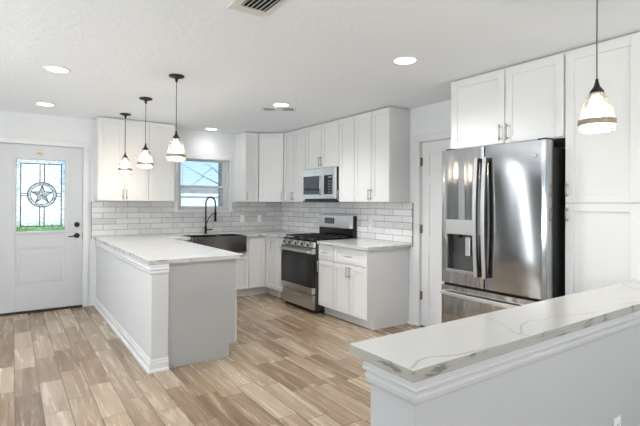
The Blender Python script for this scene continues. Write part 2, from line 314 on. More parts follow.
# ------------------------------------------------------------------ mesh builder
class MB:
    def __init__(s): s.bm = bmesh.new(); s.mats = []
    def mi(s, mat):
        if mat is None: return 0
        if mat not in s.mats: s.mats.append(mat)
        return s.mats.index(mat)
    def box(s, x0, x1, y0, y1, z0, z1, mat=None):
        v = [s.bm.verts.new(p) for p in ((x0, y0, z0), (x1, y0, z0), (x1, y1, z0), (x0, y1, z0), (x0, y0, z1), (x1, y0, z1), (x1, y1, z1), (x0, y1, z1))]
        i = s.mi(mat)
        for f in ((0, 3, 2, 1), (4, 5, 6, 7), (0, 1, 5, 4), (1, 2, 6, 5), (2, 3, 7, 6), (3, 0, 4, 7)):
            s.bm.faces.new([v[k] for k in f]).material_index = i
        return s
    def prism(s, pts, z0, z1, mat=None, side=None, M=None):
        """pts: xy polygon extruded in z; M optional 4x4."""
        M = M or Matrix.Identity(4); n = len(pts)
        a = [s.bm.verts.new(M @ Vector((p[0], p[1], z0))) for p in pts]; b = [s.bm.verts.new(M @ Vector((p[0], p[1], z1))) for p in pts]
        i = s.mi(mat); j = s.mi(side) if side else i
        s.bm.faces.new(a[::-1]).material_index = i; s.bm.faces.new(b).material_index = i
        for k in range(n):
            s.bm.faces.new((a[k], a[(k + 1) % n], b[(k + 1) % n], b[k])).material_index = j
        return s
    def cyl(s, p0, p1, r0, r1=None, n=20, mat=None, cap=True):
        r1 = r0 if r1 is None else r1; p0 = Vector(p0); p1 = Vector(p1); d = (p1 - p0).normalized()
        u = d.orthogonal().normalized(); w = d.cross(u); i = s.mi(mat)
        A = [s.bm.verts.new(p0 + (u * math.cos(2 * PI * k / n) + w * math.sin(2 * PI * k / n)) * r0) for k in range(n)]
        B = [s.bm.verts.new(p1 + (u * math.cos(2 * PI * k / n) + w * math.sin(2 * PI * k / n)) * r1) for k in range(n)]
        for k in range(n): f = s.bm.faces.new((A[k], A[(k + 1) % n], B[(k + 1) % n], B[k])); f.material_index = i; f.smooth = True
        if cap: s.bm.faces.new(A[::-1]).material_index = i; s.bm.faces.new(B).material_index = i
        return s
    def tube(s, pts, r, n=10, mat=None):
        pts = [Vector(p) for p in pts]; i = s.mi(mat); rings = []; u = None
        for k, p in enumerate(pts):
            d = (pts[min(k + 1, len(pts) - 1)] - pts[max(k - 1, 0)]).normalized()
            u = d.orthogonal().normalized() if u is None else (u - d * u.dot(d)).normalized()
            w = d.cross(u); rr = r[k] if isinstance(r, (list, tuple)) else r
            rings.append([s.bm.verts.new(p + (u * math.cos(2 * PI * q / n) + w * math.sin(2 * PI * q / n)) * rr) for q in range(n)])
        for a, b in zip(rings[:-1], rings[1:]):
            for q in range(n): f = s.bm.faces.new((a[q], a[(q + 1) % n], b[(q + 1) % n], b[q])); f.material_index = i; f.smooth = True
        s.bm.faces.new(rings[0][::-1]).material_index = i; s.bm.faces.new(rings[-1]).material_index = i
        return s
    def lathe(s, prof, cx=0, cy=0, n=32, mat=None, close=False):
        i = s.mi(mat); rings = []
        for r, z in prof: rings.append([s.bm.verts.new((cx + r * math.cos(2 * PI * k / n), cy + r * math.sin(2 * PI * k / n), z)) for k in range(n)])
        pairs = list(zip(rings[:-1], rings[1:])) + ([(rings[-1], rings[0])] if close else [])
        for a, b in pairs:
            for k in range(n): f = s.bm.faces.new((a[k], a[(k + 1) % n], b[(k + 1) % n], b[k])); f.material_index = i; f.smooth = True
        return s
    def build(s, name, mat=None, parent=None, bevel=0, seg=2, loc=None, weld=False):
        bmesh.ops.recalc_face_normals(s.bm, faces=s.bm.faces[:])
        me = bpy.data.meshes.new(name); s.bm.to_mesh(me); s.bm.free()
        for m in (s.mats or [mat]): me.materials.append(MAT[m])
        o = bpy.data.objects.new(name, me); C.objects.link(o)
        if parent is not None: o.parent = parent
        if loc: o.location = loc
        if bevel:
            b = o.modifiers.new('bevel', 'BEVEL'); b.width = bevel; b.segments = seg; b.limit_method = 'ANGLE'; b.angle_limit = math.radians(40)
        return o
def tag(o, label=None, cat=None, group=None, kind=None):
    if label: o['label'] = label
    if cat: o['category'] = cat
    if group: o['group'] = group
    if kind: o['kind'] = kind
    return o
def empty(name, loc=(0, 0, 0), rz=0):
    o = bpy.data.objects.new(name, None); C.objects.link(o); o.location = loc; o.rotation_euler = (0, 0, rz); o.empty_display_size = .1
    return o
def box1(name, mat, x0, x1, y0, y1, z0, z1, parent=None, bevel=0):
    return MB().box(x0, x1, y0, y1, z0, z1).build(name, mat, parent, bevel)

# ------------------------------------------------------------------ the room
ZC = 2.482; YW = 6.629; XR = 3.807; XL = -3.4; YF = -3.4; T = .14
st = lambda o, l=None, c=None: tag(o, l, c, None, 'structure')
st(box1('floor', 'floor', XL - T, XR + T, YF - T, YW + T, -.12, 0), 'wood look plank tile floor laid lengthwise', 'floor')
st(box1('ceiling', 'ceiling', XL - T, XR + T, YF - T, YW + T, ZC, ZC + .2), 'white knockdown textured ceiling', 'ceiling')
def wall_y(name, y0, y1, x0, x1, holes, label):
    """wall running along x with openings (xa, xb, za, zb)"""
    m = MB(); x = x0
    for xa, xb, za, zb in sorted(holes):
        m.box(x, xa, y0, y1, 0, ZC)
        if za > 0: m.box(xa, xb, y0, y1, 0, za)
        m.box(xa, xb, y0, y1, zb, ZC); x = xb
    m.box(x, x1, y0, y1, 0, ZC)
    return st(m.build(name, 'wall'), label, 'wall')
def wall_x(name, x0, x1, y0, y1, holes, label):
    m = MB(); y = y0
    for ya, yb, za, zb in sorted(holes):
        m.box(x0, x1, y, ya, 0, ZC)
        if za > 0: m.box(x0, x1, ya, yb, 0, za)
        m.box(x0, x1, ya, yb, zb, ZC); y = yb
    m.box(x0, x1, y, y1, 0, ZC)
    return st(m.build(name, 'wall'), label, 'wall')
wall_y('wall_back', YW, YW + T, XL - T, XR + T, [(-2.85, -1.75, .5, 2.1), (-.14, .785, 0, 2.10), (2.03, 2.84, 1.262, 2.085)], 'pale grey back wall with entry door and kitchen window')
wall_x('wall_right', XR, XR + T, YF, YW, [(2.68, 3.51, 0, 2.08)], 'pale grey right wall behind range and refrigerator')
wall_x('wall_left', XL - T, XL, YF, YW, [(4.15, 5.33, 0, 2.15), (5.39, 5.61, .02, 2.3), (5.67, 6.50, 0, 2.15), (2.45, 3.95, .2, 2.3), (.65, 2.15, .2, 2.3), (-2.2, -.2, .2, 2.3)], 'pale grey left wall of the living area')
def niche(name, y0, y1, label):  # unseen dark recesses, added so the right refrigerator door reflects something dim
    xb = XL - T - 1.5
    m = MB().box(xb, XL - T, y0 - .04, y0, 0, 2.25).box(xb, XL - T, y1, y1 + .04, 0, 2.25).box(xb - .05, xb, y0 - .04, y1 + .04, 0, 2.25).box(xb, XL - T, y0, y1, 2.2, 2.25).box(xb, XL - T, y0, y1, -.05, -.0005)
    st(m.build(name, 'recess'), label, 'wall')
niche('wall_dark_recess_near', 4.13, 5.34, 'dim recess added off the left wall to darken refrigerator reflections')
niche('wall_dark_recess_far', 5.66, 6.52, 'second dim recess added off the left wall to darken refrigerator reflections')
wall_y('wall_front', YF - T, YF, XL, XR, [(.1, 2.7, .4, 2.2)], 'pale grey wall behind the camera')

# glazed openings of the unseen walls: simple frames with glass
def far_window(n, axis, c0, c1, z0, z1, at):
    e_ = st(empty('window_%d' % n, (0, 0, 0)))
    def bb(nm_, mt, a0, a1, zz0, zz1, d0, d1):
        return box1(nm_, mt, *((d0, d1, a0, a1, zz0, zz1) if axis == 'x' else (a0, a1, d0, d1, zz0, zz1)), parent=e_)
    d0, d1 = at + .05, at + .09
    m = MB()
    for a0, a1, q0, q1 in ((c0, c0 + .05, z0, z1), (c1 - .05, c1, z0, z1), (c0, c1, z0, z0 + .05), (c0, c1, z1 - .05, z1), ((c0 + c1) / 2 - .02, (c0 + c1) / 2 + .02, z0, z1)):
        if c1 - c0 < .3: continue
        if axis == 'x': m.box(d0, d1, a0, a1, q0, q1)
        else: m.box(a0, a1, d0, d1, q0, q1)
    if c1 - c0 > .3: m.build('window_frame', 'trim', e_)
    bb('pane', 'pane', c0 + .05, c1 - .05, z0 + .05, z1 - .05, at + .067, at + .073)
far_window(2, 'x', 2.45, 3.95, .2, 2.3, XL - T); far_window(3, 'x', .65, 2.15, .2, 2.3, XL - T); far_window(6, 'x', 5.39, 5.61, .02, 2.3, XL - T); far_window(7, 'y', -2.85, -1.75, .5, 2.1, YW); far_window(4, 'x', -2.2, -.2, .2, 2.3, XL - T); far_window(5, 'y', .1, 2.7, .4, 2.2, YF - T)  # slit and back wall window are added for streaks reflected in the refrigerator

# half walls
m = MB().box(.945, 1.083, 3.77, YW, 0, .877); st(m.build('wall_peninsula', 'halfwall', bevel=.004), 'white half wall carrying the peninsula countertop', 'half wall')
m = MB().box(.985, XR, .925, 1.125, 0, .877); st(m.build('wall_bar', 'barwall_shaded', bevel=.004), 'white textured half wall carrying the near bar top', 'half wall')

def profile_run(name, pts, prof, label, mat='trim'):
    """sweep an (out, z) profile along an open xy path; out grows to the left of travel"""
    m = MB(); bm = m.bm; rings = []
    P = [Vector((p[0], p[1])) for p in pts]
    for k, p in enumerate(P):
        def nrm(a, b): d = (b - a).normalized(); return Vector((-d.y, d.x))
        if k == 0: n = nrm(P[0], P[1])
        elif k == len(P) - 1: n = nrm(P[-2], P[-1])
        else:
            n1, n2 = nrm(P[k - 1], p), nrm(p, P[k + 1]); n = (n1 + n2) / (1 + n1.dot(n2))
        rings.append([bm.verts.new((p.x + n.x * o, p.y + n.y * o, z)) for o, z in prof])
    for a, b in zip(rings[:-1], rings[1:]):
        for q in range(len(prof)): bm.faces.new((a[q], a[(q + 1) % len(prof)], b[(q + 1) % len(prof)], b[q]))
    bm.faces.new(rings[0]); bm.faces.new(rings[-1][::-1])
    return st(m.build(name, mat), label, 'trim')
BASE = [(0, 0), (.026, 0), (.026, .012), (.022, .022), (.014, .027), (.014, .072), (.009, .080), (.009, .094), (.004, .104), (0, .104)]
profile_run('baseboard_peninsula', [(1.083, 3.77), (.945, 3.77), (.945, YW)], BASE, 'white baseboard round the peninsula half wall')
profile_run('trim_1', [(1.083, 3.77), (.945, 3.77), (.945, YW)], [(0, .797), (.006, .797), (.012, .806), (.012, .828), (.017, .834), (.017, .840), (.010, .846), (.010, .877), (0, .877)], 'white moulding under the peninsula countertop')
profile_run('trim_2', [(XR, .925), (.985, .925), (.985, 1.125), (3.2, 1.125)], [(0, .793), (.005, .793), (.010, .800), (.014, .816), (.013, .824), (.008, .829), (.008, .831), (.018, .836), (.020, .842), (.016, .848), (.016, .877), (0, .877)], 'white moulding under the near bar top', 'bartrim_shaded')
profile_run('baseboard_right', [(XR, 3.585), (XR, 3.695)], BASE, 'white baseboard between base cabinet and closet door')
profile_run('baseboard_back', [(-.21, YW), (XL, YW)][::-1], [(-o, z) for o, z in BASE], 'white baseboard left of the entry door')

# ------------------------------------------------------------------ entry door (door_1)
d1 = st(empty('door_1', (.32, YW, 0)), 'white entry door with decorative star glass and black hardware', 'door')
def wb(mb, name, mat, parent, bevel=0, smooth=False):
    o = mb.build(name, mat, parent, bevel); p = parent; off = Vector((0, 0, 0))
    while p is not None: off += p.location; p = p.parent
    o.data.transform(Matrix.Translation(-off))
    if smooth:
        for f in o.data.polygons: f.use_smooth = True
        o.data.set_sharp_from_angle(angle=math.radians(28))
    return o
yf = YW + .006
m = MB()
gx0, gx1, gz0, gz1 = .05, .585, 1.015, 1.91
px0, px1, pz0, pz1 = .056, .575, .34, .804
m.box(-.132, px0, yf, yf + .042, .028, 2.09); m.box(px1, .778, yf, yf + .042, .028, 2.09)
m.box(px0, px1, yf, yf + .042, .028, pz0); m.box(px0, px1, yf, yf + .042, pz1, gz0); m.box(px0, px1, yf, yf + .042, gz1, 2.09)
m.box(px0, px1, yf + .007, yf + .042, pz0, pz1)
m.prism([(px0 + .04, pz0 + .04), (px1 - .04, pz0 + .04), (px1 - .04, pz1 - .04), (px0 + .04, pz1 - .04)], -(yf + .0069), -(yf + .002), M=Matrix(((1, 0, 0, 0), (0, 0, -1, 0), (0, 1, 0, 0), (0, 0, 0, 1))))
wb(m, 'door_panel', 'door', d1, .002)
m = MB()
for a in ((.023, gx0, .985, 1.94), (gx1, .618, .985, 1.94), (gx0, gx1, .985, gz0), (gx0, gx1, gz1, 1.94)):
    m.box(a[0], a[1], yf - .012, yf - .0002, a[2], a[3])
gf = wb(m, 'glass_frame', 'door', d1, .005)
cy = yf + .018
ix0, ix1, iz0, iz1 = .10, .535, 1.075, 1.86
SC = (.325, 1.472)
XZ = Matrix(((1, 0, 0, 0), (0, 0, 1, 0), (0, 1, 0, 0), (0, 0, 0, 1)))
wb(MB().prism([(ix0, iz0), (ix1, iz0), (ix1, iz1), (ix0, iz1)], cy, cy + .006, M=XZ), 'textured_glass', 'frost', d1)
m = MB()
m.prism([(gx0 + .002, gz0 + .002), (gx1 - .002, gz0 + .002), (ix1, iz0), (ix0, iz0)], cy, cy + .006, M=XZ); m.prism([(gx0 + .002, gz1 - .002), (ix0, iz1), (ix1, iz1), (gx1 - .002, gz1 - .002)], cy, cy + .006, M=XZ)
m.prism([(gx0 + .002, gz0 + .002), (ix0, iz0), (ix0, iz1), (gx0 + .002, gz1 - .002)], cy, cy + .006, M=XZ); m.prism([(gx1 - .002, gz0 + .002), (gx1 - .002, gz1 - .002), (ix1, iz1), (ix1, iz0)], cy, cy + .006, M=XZ)
tag(wb(m, 'bevelled_border', 'bevel', d1), 'bevelled clear glass border')
m = MB()
def ringpts(r, n=40): return [(SC[0] + r * math.cos(2 * PI * k / n), SC[1] + r * math.sin(2 * PI * k / n)) for k in range(n)]
def ring(mb, r0, r1, ya, yb, n=40):
    a, b = ringpts(r0, n), ringpts(r1, n)
    for k in range(n): mb.prism([a[k], a[(k + 1) % n], b[(k + 1) % n], b[k]], ya, yb, M=XZ)
cw = .006
for a, b, c_, d in ((ix0, ix1, iz0, iz0), (ix0, ix1, iz1, iz1)): m.box(a, b, cy - .004, cy - .0003, c_ - cw, c_ + cw)
for a in (ix0, ix1): m.box(a - cw, a + cw, cy - .004, cy - .0003, iz0, iz1)
for a in (SC[0] - .024, SC[0] + .024): m.box(a - cw, a + cw, cy - .004, cy - .0003, iz0, SC[1] - .158); m.box(a - cw, a + cw, cy - .004, cy - .0003, SC[1] + .158, iz1)
for a in (SC[1] - .016, SC[1] + .016): m.box(ix0, SC[0] - .158, cy - .004, cy - .0003, a - cw, a + cw); m.box(SC[0] + .158, ix1, cy - .004, cy - .0003, a - cw, a + cw)
for (a, b), (c_, d) in (((gx0, gz0), (ix0, iz0)), ((gx1, gz0), (ix1, iz0)), ((gx0, gz1), (ix0, iz1)), ((gx1, gz1), (ix1, iz1))): m.tube([(a, cy - .003, b), (c_, cy - .003, d)], .003, 6)
ring(m, .150, .161, cy - .004, cy - .0003); ring(m, .118, .127, cy - .004, cy - .0003)
wb(m, 'came', 'came', d1)
m = MB(); ring(m, .129, .152, cy - .003, cy - .0003); tag(wb(m, 'star_ring', 'star', d1), 'grey glass ring round the star')
m = MB(); ms = MB()
for k in range(5):
    a0 = PI / 2 + k * 2 * PI / 5; pt = lambda r, a: (SC[0] + r * math.cos(a), SC[1] + r * math.sin(a))
    tip = pt(.119, a0)
    for s_ in (-1, 1):
        m.prism([SC, tip, pt(.046, a0 + s_ * PI / 5)], cy - .003, cy - .0003, M=XZ)
        ms.tube([(tip[0], cy - .004, tip[1])] + [(pt(.046, a0 + s_ * PI / 5)[0], cy - .004, pt(.046, a0 + s_ * PI / 5)[1])], .005, 6)
    ms.tube([(tip[0], cy - .004, tip[1]), (SC[0], cy - .004, SC[1])], .0025, 6)
so = wb(m, 'star', 'star', d1); tag(so, 'grey glass five pointed star'); wb(ms, 'star_outline', 'came', d1)
m = MB().cyl((.715, yf - .020, 1.088), (.715, yf - .0003, 1.088), .030, .033, 28).cyl((.715, yf - .028, 1.088), (.715, yf - .020, 1.088), .014, .014, 16).box(.711, .719, yf - .04, yf - .028, 1.07, 1.106)
wb(m, 'deadbolt', 'black', d1)
hd = wb(MB().cyl((.716, yf - .012, .944), (.716, yf - .0003, .944), .031, .033, 28), 'door_handle', 'black', d1)
wb(MB().cyl((.716, yf - .05, .944), (.716, yf - .0122, .944), .011, .011, 14).tube([(.716, yf - .05, .944), (.69, yf - .052, .943), (.65, yf - .05, .938), (.615, yf - .048, .934)], [.011, .010, .008, .006], 10), 'lever', 'black', hd)
wb(MB().box(.779, .781, yf - .004, yf + .03, .90, .99), 'strike_plate', 'black', d1)
wb(MB().box(-.14, .785, YW - .012, YW + T, .0005, .026), 'threshold', 'bronze', d1, .003)
m = MB().box(.785, .853, YW - .016, YW - .0002, .0005, 2.10).box(-.208, -.14, YW - .016, YW - .0002, .0005, 2.10).box(-.208, .853, YW - .016, YW - .0002, 2.10, 2.168)
wb(m, 'casing', 'trim', d1, .004)
m = MB().box(.781, .785, YW, YW + T, .026, 2.095).box(-.14, -.136, YW, YW + T, .026, 2.095).box(-.14, .785, YW, YW + T, 2.095, 2.10)
wb(m, 'jamb', 'trim', d1)
# small gold wreath hook above the glass
m = MB().tube([(.27, YW - .004, 1.985), (.278, YW - .006, 1.996), (.295, YW - .006, 1.998), (.31, YW - .006, 1.99), (.325, YW - .004, 1.975), (.318, YW - .004, 1.968)], [.006, .010, .011, .010, .007, .004], 10)
m.cyl((.29, YW + .0055, 1.99), (.29, YW - .006, 1.99), .006, .006, 10)
tag(m.build('wreath_hook', 'gold'), 'small gold hook stuck on the entry door above the star glass', 'hook')

# ------------------------------------------------------------------ kitchen window
w1 = st(empty('window_1', (2.44, YW, 1.26)), 'white kitchen window above the sink', 'window')
wx0, wx1, wz0, wz1 = 2.03, 2.84, 1.262, 2.085
m = MB().box(1.984, wx0, YW - .014, YW - .0002, wz0 - .0, wz1 + .045).box(wx1, 2.886, YW - .014, YW - .0002, wz0, wz1 + .045).box(wx0, wx1, YW - .014, YW - .0002, wz1, wz1 + .045)
wb(m, 'casing', 'trim', w1, .003)
wb(MB().box(1.975, 2.895, YW - .03, YW + .06, 1.238, 1.262), 'sill', 'trim', w1, .004)
fy = YW + .06
m = MB().box(wx0, wx0 + .035, fy, fy + .07, wz0, wz1).box(wx1 - .035, wx1, fy, fy + .07, wz0, wz1).box(wx0 + .035, wx1 - .035, fy, fy + .07, wz0, wz0 + .03).box(wx0 + .035, wx1 - .035, fy, fy + .07, wz1 - .035, wz1)
wb(m, 'window_frame', 'vinyl', w1, .003)
a, b = wx0 + .035, wx1 - .035
def sash(nm_, z0, z1, y0):
    m = MB().box(a, a + .035, y0, y0 + .03, z0, z1).box(b - .035, b, y0, y0 + .03, z0, z1).box(a + .035, b - .035, y0, y0 + .03, z0, z0 + .035).box(a + .035, b - .035, y0, y0 + .03, z1 - .035, z1)
    s_ = wb(m, nm_, 'vinyl', w1, .003); wb(MB().box(a + .035, b - .035, y0 + .013, y0 + .017, z0 + .035, z1 - .035), 'pane', 'pane', s_)
sash('sash', wz0 + .03, 1.645, fy + .004); sash('sash', 1.612, wz1 - .035, fy + .036)
# mini blind
bl = empty('window_blind', (2.435, YW + .03, wz1)); tag(bl, 'white mini blind with open slats hanging in the kitchen window', 'blind')
wb(MB().box(wx0 + .008, wx1 - .012, YW + .008, YW + .045, wz1 - .042, wz1 - .0005), 'headrail', 'blind', bl, .003)
wb(MB().box(wx0 - .02, wx1 - .008, YW - .040, YW - .0145, 2.040, 2.106), 'valance', 'blind', bl, .004)
m = MB(); z = wz1 - .06; k = 0
while z > wz0 + .03:
    c0, c1 = YW + .014, YW + .039
    m.prism([(c0, z - .0005), (c0 + .0125, z + .0025), (c1, z + .0015), (c1, z + .0023), (c0 + .0125, z + .0033), (c0, z + .0003)], wx0 + .012, wx1 - .016, M=Matrix(((0, 0, 1, 0), (1, 0, 0, 0), (0, 1, 0, 0), (0, 0, 0, 1)))); z -= .0215
wb(m, 'slats', 'blind', bl)
wb(MB().box(wx0 + .012, wx1 - .016, YW + .014, YW + .04, wz0 + .006, wz0 + .02), 'bottom_rail', 'blind', bl, .002)
wb(MB().tube([(2.10, YW + .010, wz1 - .05), (2.102, YW + .009, 1.32)], .003, 8), 'wand', 'outlet', bl)
for cx_ in (2.16, 2.66): wb(MB().tube([(cx_, YW + .026, wz1 - .04), (cx_, YW + .026, wz0 + .02)], .001, 5), 'ladder_cord', 'outlet', bl)
# small curtain hook
tag(MB().cyl((2.895, YW - .0002, 2.125), (2.895, YW - .03, 2.125), .004).tube([(2.895, YW - .03, 2.125), (2.895, YW - .034, 2.14)], .004, 8).build('curtain_hook', 'nickel'), 'tiny metal hook at the upper right corner of the kitchen window', 'hook')

# ------------------------------------------------------------------ closet door (door_2) on the right wall
d2 = st(empty('door_2', (XR, 3.1, 0)), 'white six panel closet door with bronze hinges', 'door')
X0 = XR + .012
YH, YL = 3.503, 2.69
def panels(ylo, yhi, zz):  # (y0,y1,z0,z1)
    return [(ylo, yhi, a_, b_) for a_, b_ in zz]
ys = [(YL + .11, (YL + YH) / 2 - .05), ((YL + YH) / 2 + .05, YH - .11)]; zs = [(.24, .82), (1.02, 1.60), (1.70, 1.93)]
m = MB(); yc = [YL + .003, ys[0][0], ys[0][1], ys[1][0], ys[1][1], YH]; 
for i_ in (0, 2, 4): m.box(X0, X0 + .035, yc[i_], yc[i_ + 1], .012, 2.072)
for (p, q) in ys:
    zz = [.012, .24, .82, 1.02, 1.60, 1.70, 1.93, 2.072]
    for i_ in (0, 2, 4, 6): m.box(X0, X0 + .035, p, q, zz[i_], zz[i_ + 1])
    for i_ in (1, 3, 5):
        m.box(X0 + .008, X0 + .030, p, q, zz[i_], zz[i_ + 1])
        m.box(X0 + .003, X0 + .0079, p + .03, q - .03, zz[i_] + .03, zz[i_ + 1] - .03)
wb(m, 'door_panel', 'trim', d2, .003)
for z in (1.855, 1.10, .35): wb(MB().cyl((XR + .004, 3.5065, z - .05), (XR + .004, 3.5065, z + .05), .0065).box(XR + .0005, XR + .011, 3.485, 3.503, z - .045, z + .045), 'hinge', 'brass', d2)
m = MB().box(XR - .016, XR - .0002, 3.512, 3.60, .0005, 2.08).box(XR - .016, XR - .0002, 2.59, 2.68, .0005, 2.08).box(XR - .016, XR - .0002, 2.59, 3.60, 2.08, 2.155)
wb(m, 'casing', 'trim', d2, .005)
wb(MB().box(XR, XR + T, 3.506, 3.51, .002, 2.076).box(XR, XR + T, 2.68, 2.684, .002, 2.076).box(XR, XR + T, 2.68, 3.51, 2.076, 2.08), 'jamb', 'trim', d2)
wb(MB().cyl((X0 - .05, YL + .06, .95), (X0 - .0003, YL + .06, .95), .013).cyl((X0 - .06, YL + .06, .95), (X0 - .03, YL + .06, .95), .026), 'knob', 'brass', d2)
wb(MB().box(XR - .005, XR + .03, YL, YH, .0003, .009), 'threshold', 'bronze', d2)

# ------------------------------------------------------------------ outside
st(box1('ground_lawn', 'lawn', -60, 60, -40, 34, -.5, -.3), 'green front lawn', 'lawn')
st(box1('ground_street', 'street', -80, 80, 34, 120, -.5, -.29), 'pale street and driveway', 'street')
# ------------------------------------------------------------------ backsplash
TZ0, TZ1 = .9145, 1.3925
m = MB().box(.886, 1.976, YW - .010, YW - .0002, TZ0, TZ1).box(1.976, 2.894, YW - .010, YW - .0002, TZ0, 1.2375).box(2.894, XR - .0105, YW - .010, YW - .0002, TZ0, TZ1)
tag(m.build('tile_backsplash', 'tile_back_shaded'), 'glossy white subway tile backsplash on the window wall, shade put into its colour', 'backsplash')
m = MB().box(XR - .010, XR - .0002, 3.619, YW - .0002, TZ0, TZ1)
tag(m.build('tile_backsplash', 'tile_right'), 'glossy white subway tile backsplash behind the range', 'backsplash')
tag(box1('edge_strip', 'came', .881, .8855, YW - .012, YW - .0002, TZ0 - .03, TZ1), 'dark metal edge strip at the left end of the window wall tile', 'trim strip')
tag(box1('edge_strip', 'came', XR - .012, XR - .0002, 3.614, 3.6185, TZ0 - .03, TZ1), 'dark metal edge strip where the range wall tile ends by the closet', 'trim strip')

# ------------------------------------------------------------------ countertops
m = MB().prism([(.9215, 3.756), (1.753, 3.756), (1.753, 5.985), (2.008, 5.985), (2.008, 6.43), (2.842, 6.43), (2.842, 5.985), (3.14, 5.985), (3.14, 5.392), (3.7965, 5.392), (3.7965, 6.6185), (.9215, 6.6185)], .8775, .914, 'quartz', 'quartz_edge')
tag(m.build('countertop', bevel=.003), 'white veined quartz countertop of peninsula and sink run', 'countertop')
m = MB().prism([(3.14, 3.655), (3.14, 4.603), (3.7965, 4.603), (3.7965, 3.622), (3.20, 3.622)][::-1] if False else [(3.14, 3.642), (3.7965, 3.642), (3.7965, 4.603), (3.14, 4.603)], .8775, .914, 'quartz', 'quartz_edge')
tag(m.build('countertop', bevel=.003), 'short white quartz countertop right of the range', 'countertop')
m = MB().prism([(.939, .889), (3.8065, .889), (3.8065, 1.146), (3.222, 1.146), (3.222, 1.1826), (.939, 1.1826)], .8775, .914, 'quartz_bar', 'bar_edge')
tag(m.build('bar_top', bevel=.003), 'long veined quartz bar top on the near half wall', 'countertop')

# ------------------------------------------------------------------ cabinets
def shaker(mb, x0, x1, z0, z1, fr=.057, t=.02, rec=.010):
    f = min(fr, (x1 - x0) * .28); g = min(fr, (z1 - z0) * .28)
    mb.box(x0, x0 + f, 0, t, z0, z1); mb.box(x1 - f, x1, 0, t, z0, z1)
    mb.box(x0 + f, x1 - f, 0, t, z0, z0 + g); mb.box(x0 + f, x1 - f, 0, t, z1 - g, z1)
    mb.box(x0 + f, x1 - f, rec, t, z0 + g, z1 - g); return mb
def pull(parent, x, z, vert=True, L=.13, y0=0):
    m = MB(); h = L / 2
    if vert:
        m.cyl((x, y0 - .030, z - h), (x, y0 - .030, z + h), .0055, n=12)
        for s_ in (-1, 1): m.cyl((x, y0 - .0002, z + s_ * h * .72), (x, y0 - .030, z + s_ * h * .72), .0045, n=10)
    else:
        m.cyl((x - h, y0 - .030, z), (x + h, y0 - .030, z), .0055, n=12)
        for s_ in (-1, 1): m.cyl((x + s_ * h * .72, y0 - .0002, z), (x + s_ * h * .72, y0 - .030, z), .0045, n=10)
    return m.build('handle', 'nickel', parent)
G = .004
def cabinet(name, label, cat, loc, rz, w, z0, z1, depth, fronts, kick=0, kin=.10, group=None, top_gap=.0, mat='cabinet'):
    r = tag(empty(name, loc, rz), label, cat, group)
    MB().box(.0005, w - .0005, .0205, depth, z0 + kick, z1).build('body', mat, r)
    if kick: MB().box(.0005, w - .0005, kin, depth, .0005, kick - .0005).build('toe_kick', mat, r)
    for f in fronts:
        kind, xa, xb, za, zb = f[:5]
        o = shaker(MB(), xa + G, xb - G, za, zb).build(kind, mat, r, .0015)
        for h in f[5:]:
            if h: pull(o, h[1], h[2], h[0] == 'v', h[3] if len(h) > 3 else .13)
    return r
UZ0, UZ1, UT = 1.40, 2.474, 2.462
UB = UZ0 + .004
RB = -PI / 2
back = lambda x: (x, 6.281, 0); D_B = YW - 6.281 - .0005; DR = XR - 3.48 - .0005
right = lambda y: (3.48, y, 0)
cabinet('wall_cabinet', 'tall white double door wall cabinet nearest the entry door', 'cabinet', back(.908), 0, .622, UZ0, UZ1, D_B,
        [('door', 0, .317, UB, UT, ('v', .295, 1.49)), ('door', .317, .622, UB, UT, ('v', .340, 1.49))])
cabinet('wall_cabinet', 'white single door wall cabinet left of the kitchen window', 'cabinet', back(1.530), 0, .350, UZ0, UZ1, D_B, [('door', 0, .350, UB, UT)])
cabinet('wall_cabinet', 'narrow white wall cabinet right of the kitchen window', 'cabinet', back(2.952), 0, .228, UZ0, UZ1, D_B, [('door', 0, .228, UB, UT, ('v', .022, 1.49))])
# diagonal corner cabinet
cc = tag(empty('corner_wall_cabinet', (3.181, 6.281, 0)), 'white diagonal wall cabinet in the kitchen corner', 'cabinet')
ax, ay, bx, by = 0, 0, 3.48 - 3.181, 6.031 - 6.281
dirv = Vector((bx - ax, by - ay)); Ld = dirv.length; ang = math.atan2(dirv.y, dirv.x); nrm = Vector((-dirv.y, dirv.x)).normalized()
q = [(0 + nrm.x * .0205, 0 + nrm.y * .0205 + .012), (bx + nrm.x * .0205 + .012, by + nrm.y * .0205), (XR - .0005 - 3.181, by + .001), (XR - .0005 - 3.181, YW - .0005 - 6.281), (.001, YW - .0005 - 6.281)]
MB().prism(q, UZ0, UZ1).build('body', 'cabinet', cc)
dm = shaker(MB(), .004, Ld - .004, UB, UT); dd = dm.build('door', 'cabinet', cc, .0015); dd.rotation_euler = (0, 0, ang)
pull(dd, Ld - .03, 1.49)
cabinet('wall_cabinet', 'white two door wall cabinet between corner and microwave', 'cabinet', right(6.030), RB, .628, UZ0, UZ1, DR,
        [('door', 0, .296, UB, UT, ('v', .274, 1.49)), ('door', .296, .628, UB, UT, ('v', .318, 1.49))])
cabinet('wall_cabinet', 'short white wall cabinet above the microwave', 'cabinet', right(5.401), RB, .79, 1.862, UZ1, DR,
        [('door', 0, .395, 1.866, UT, ('v', .37, 1.95)), ('door', .395, .79, 1.866, UT, ('v', .42, 1.95))])
cabinet('wall_cabinet', 'slim white single door wall cabinet right of the microwave', 'cabinet', right(4.610), RB, .318, UZ0, UZ1, DR, [('door', 0, .318, UB, UT, ('v', .022, 1.49))])
cabinet('wall_cabinet', 'white two door wall cabinet at the end near the closet door', 'cabinet', right(4.291), RB, .622, UZ0, UZ1, DR,
        [('door', 0, .313, UB, UT, ('v', .290, 1.49)), ('door', .313, .622, UB, UT, ('v', .336, 1.49))])
DF = XR - 3.225 - .0005
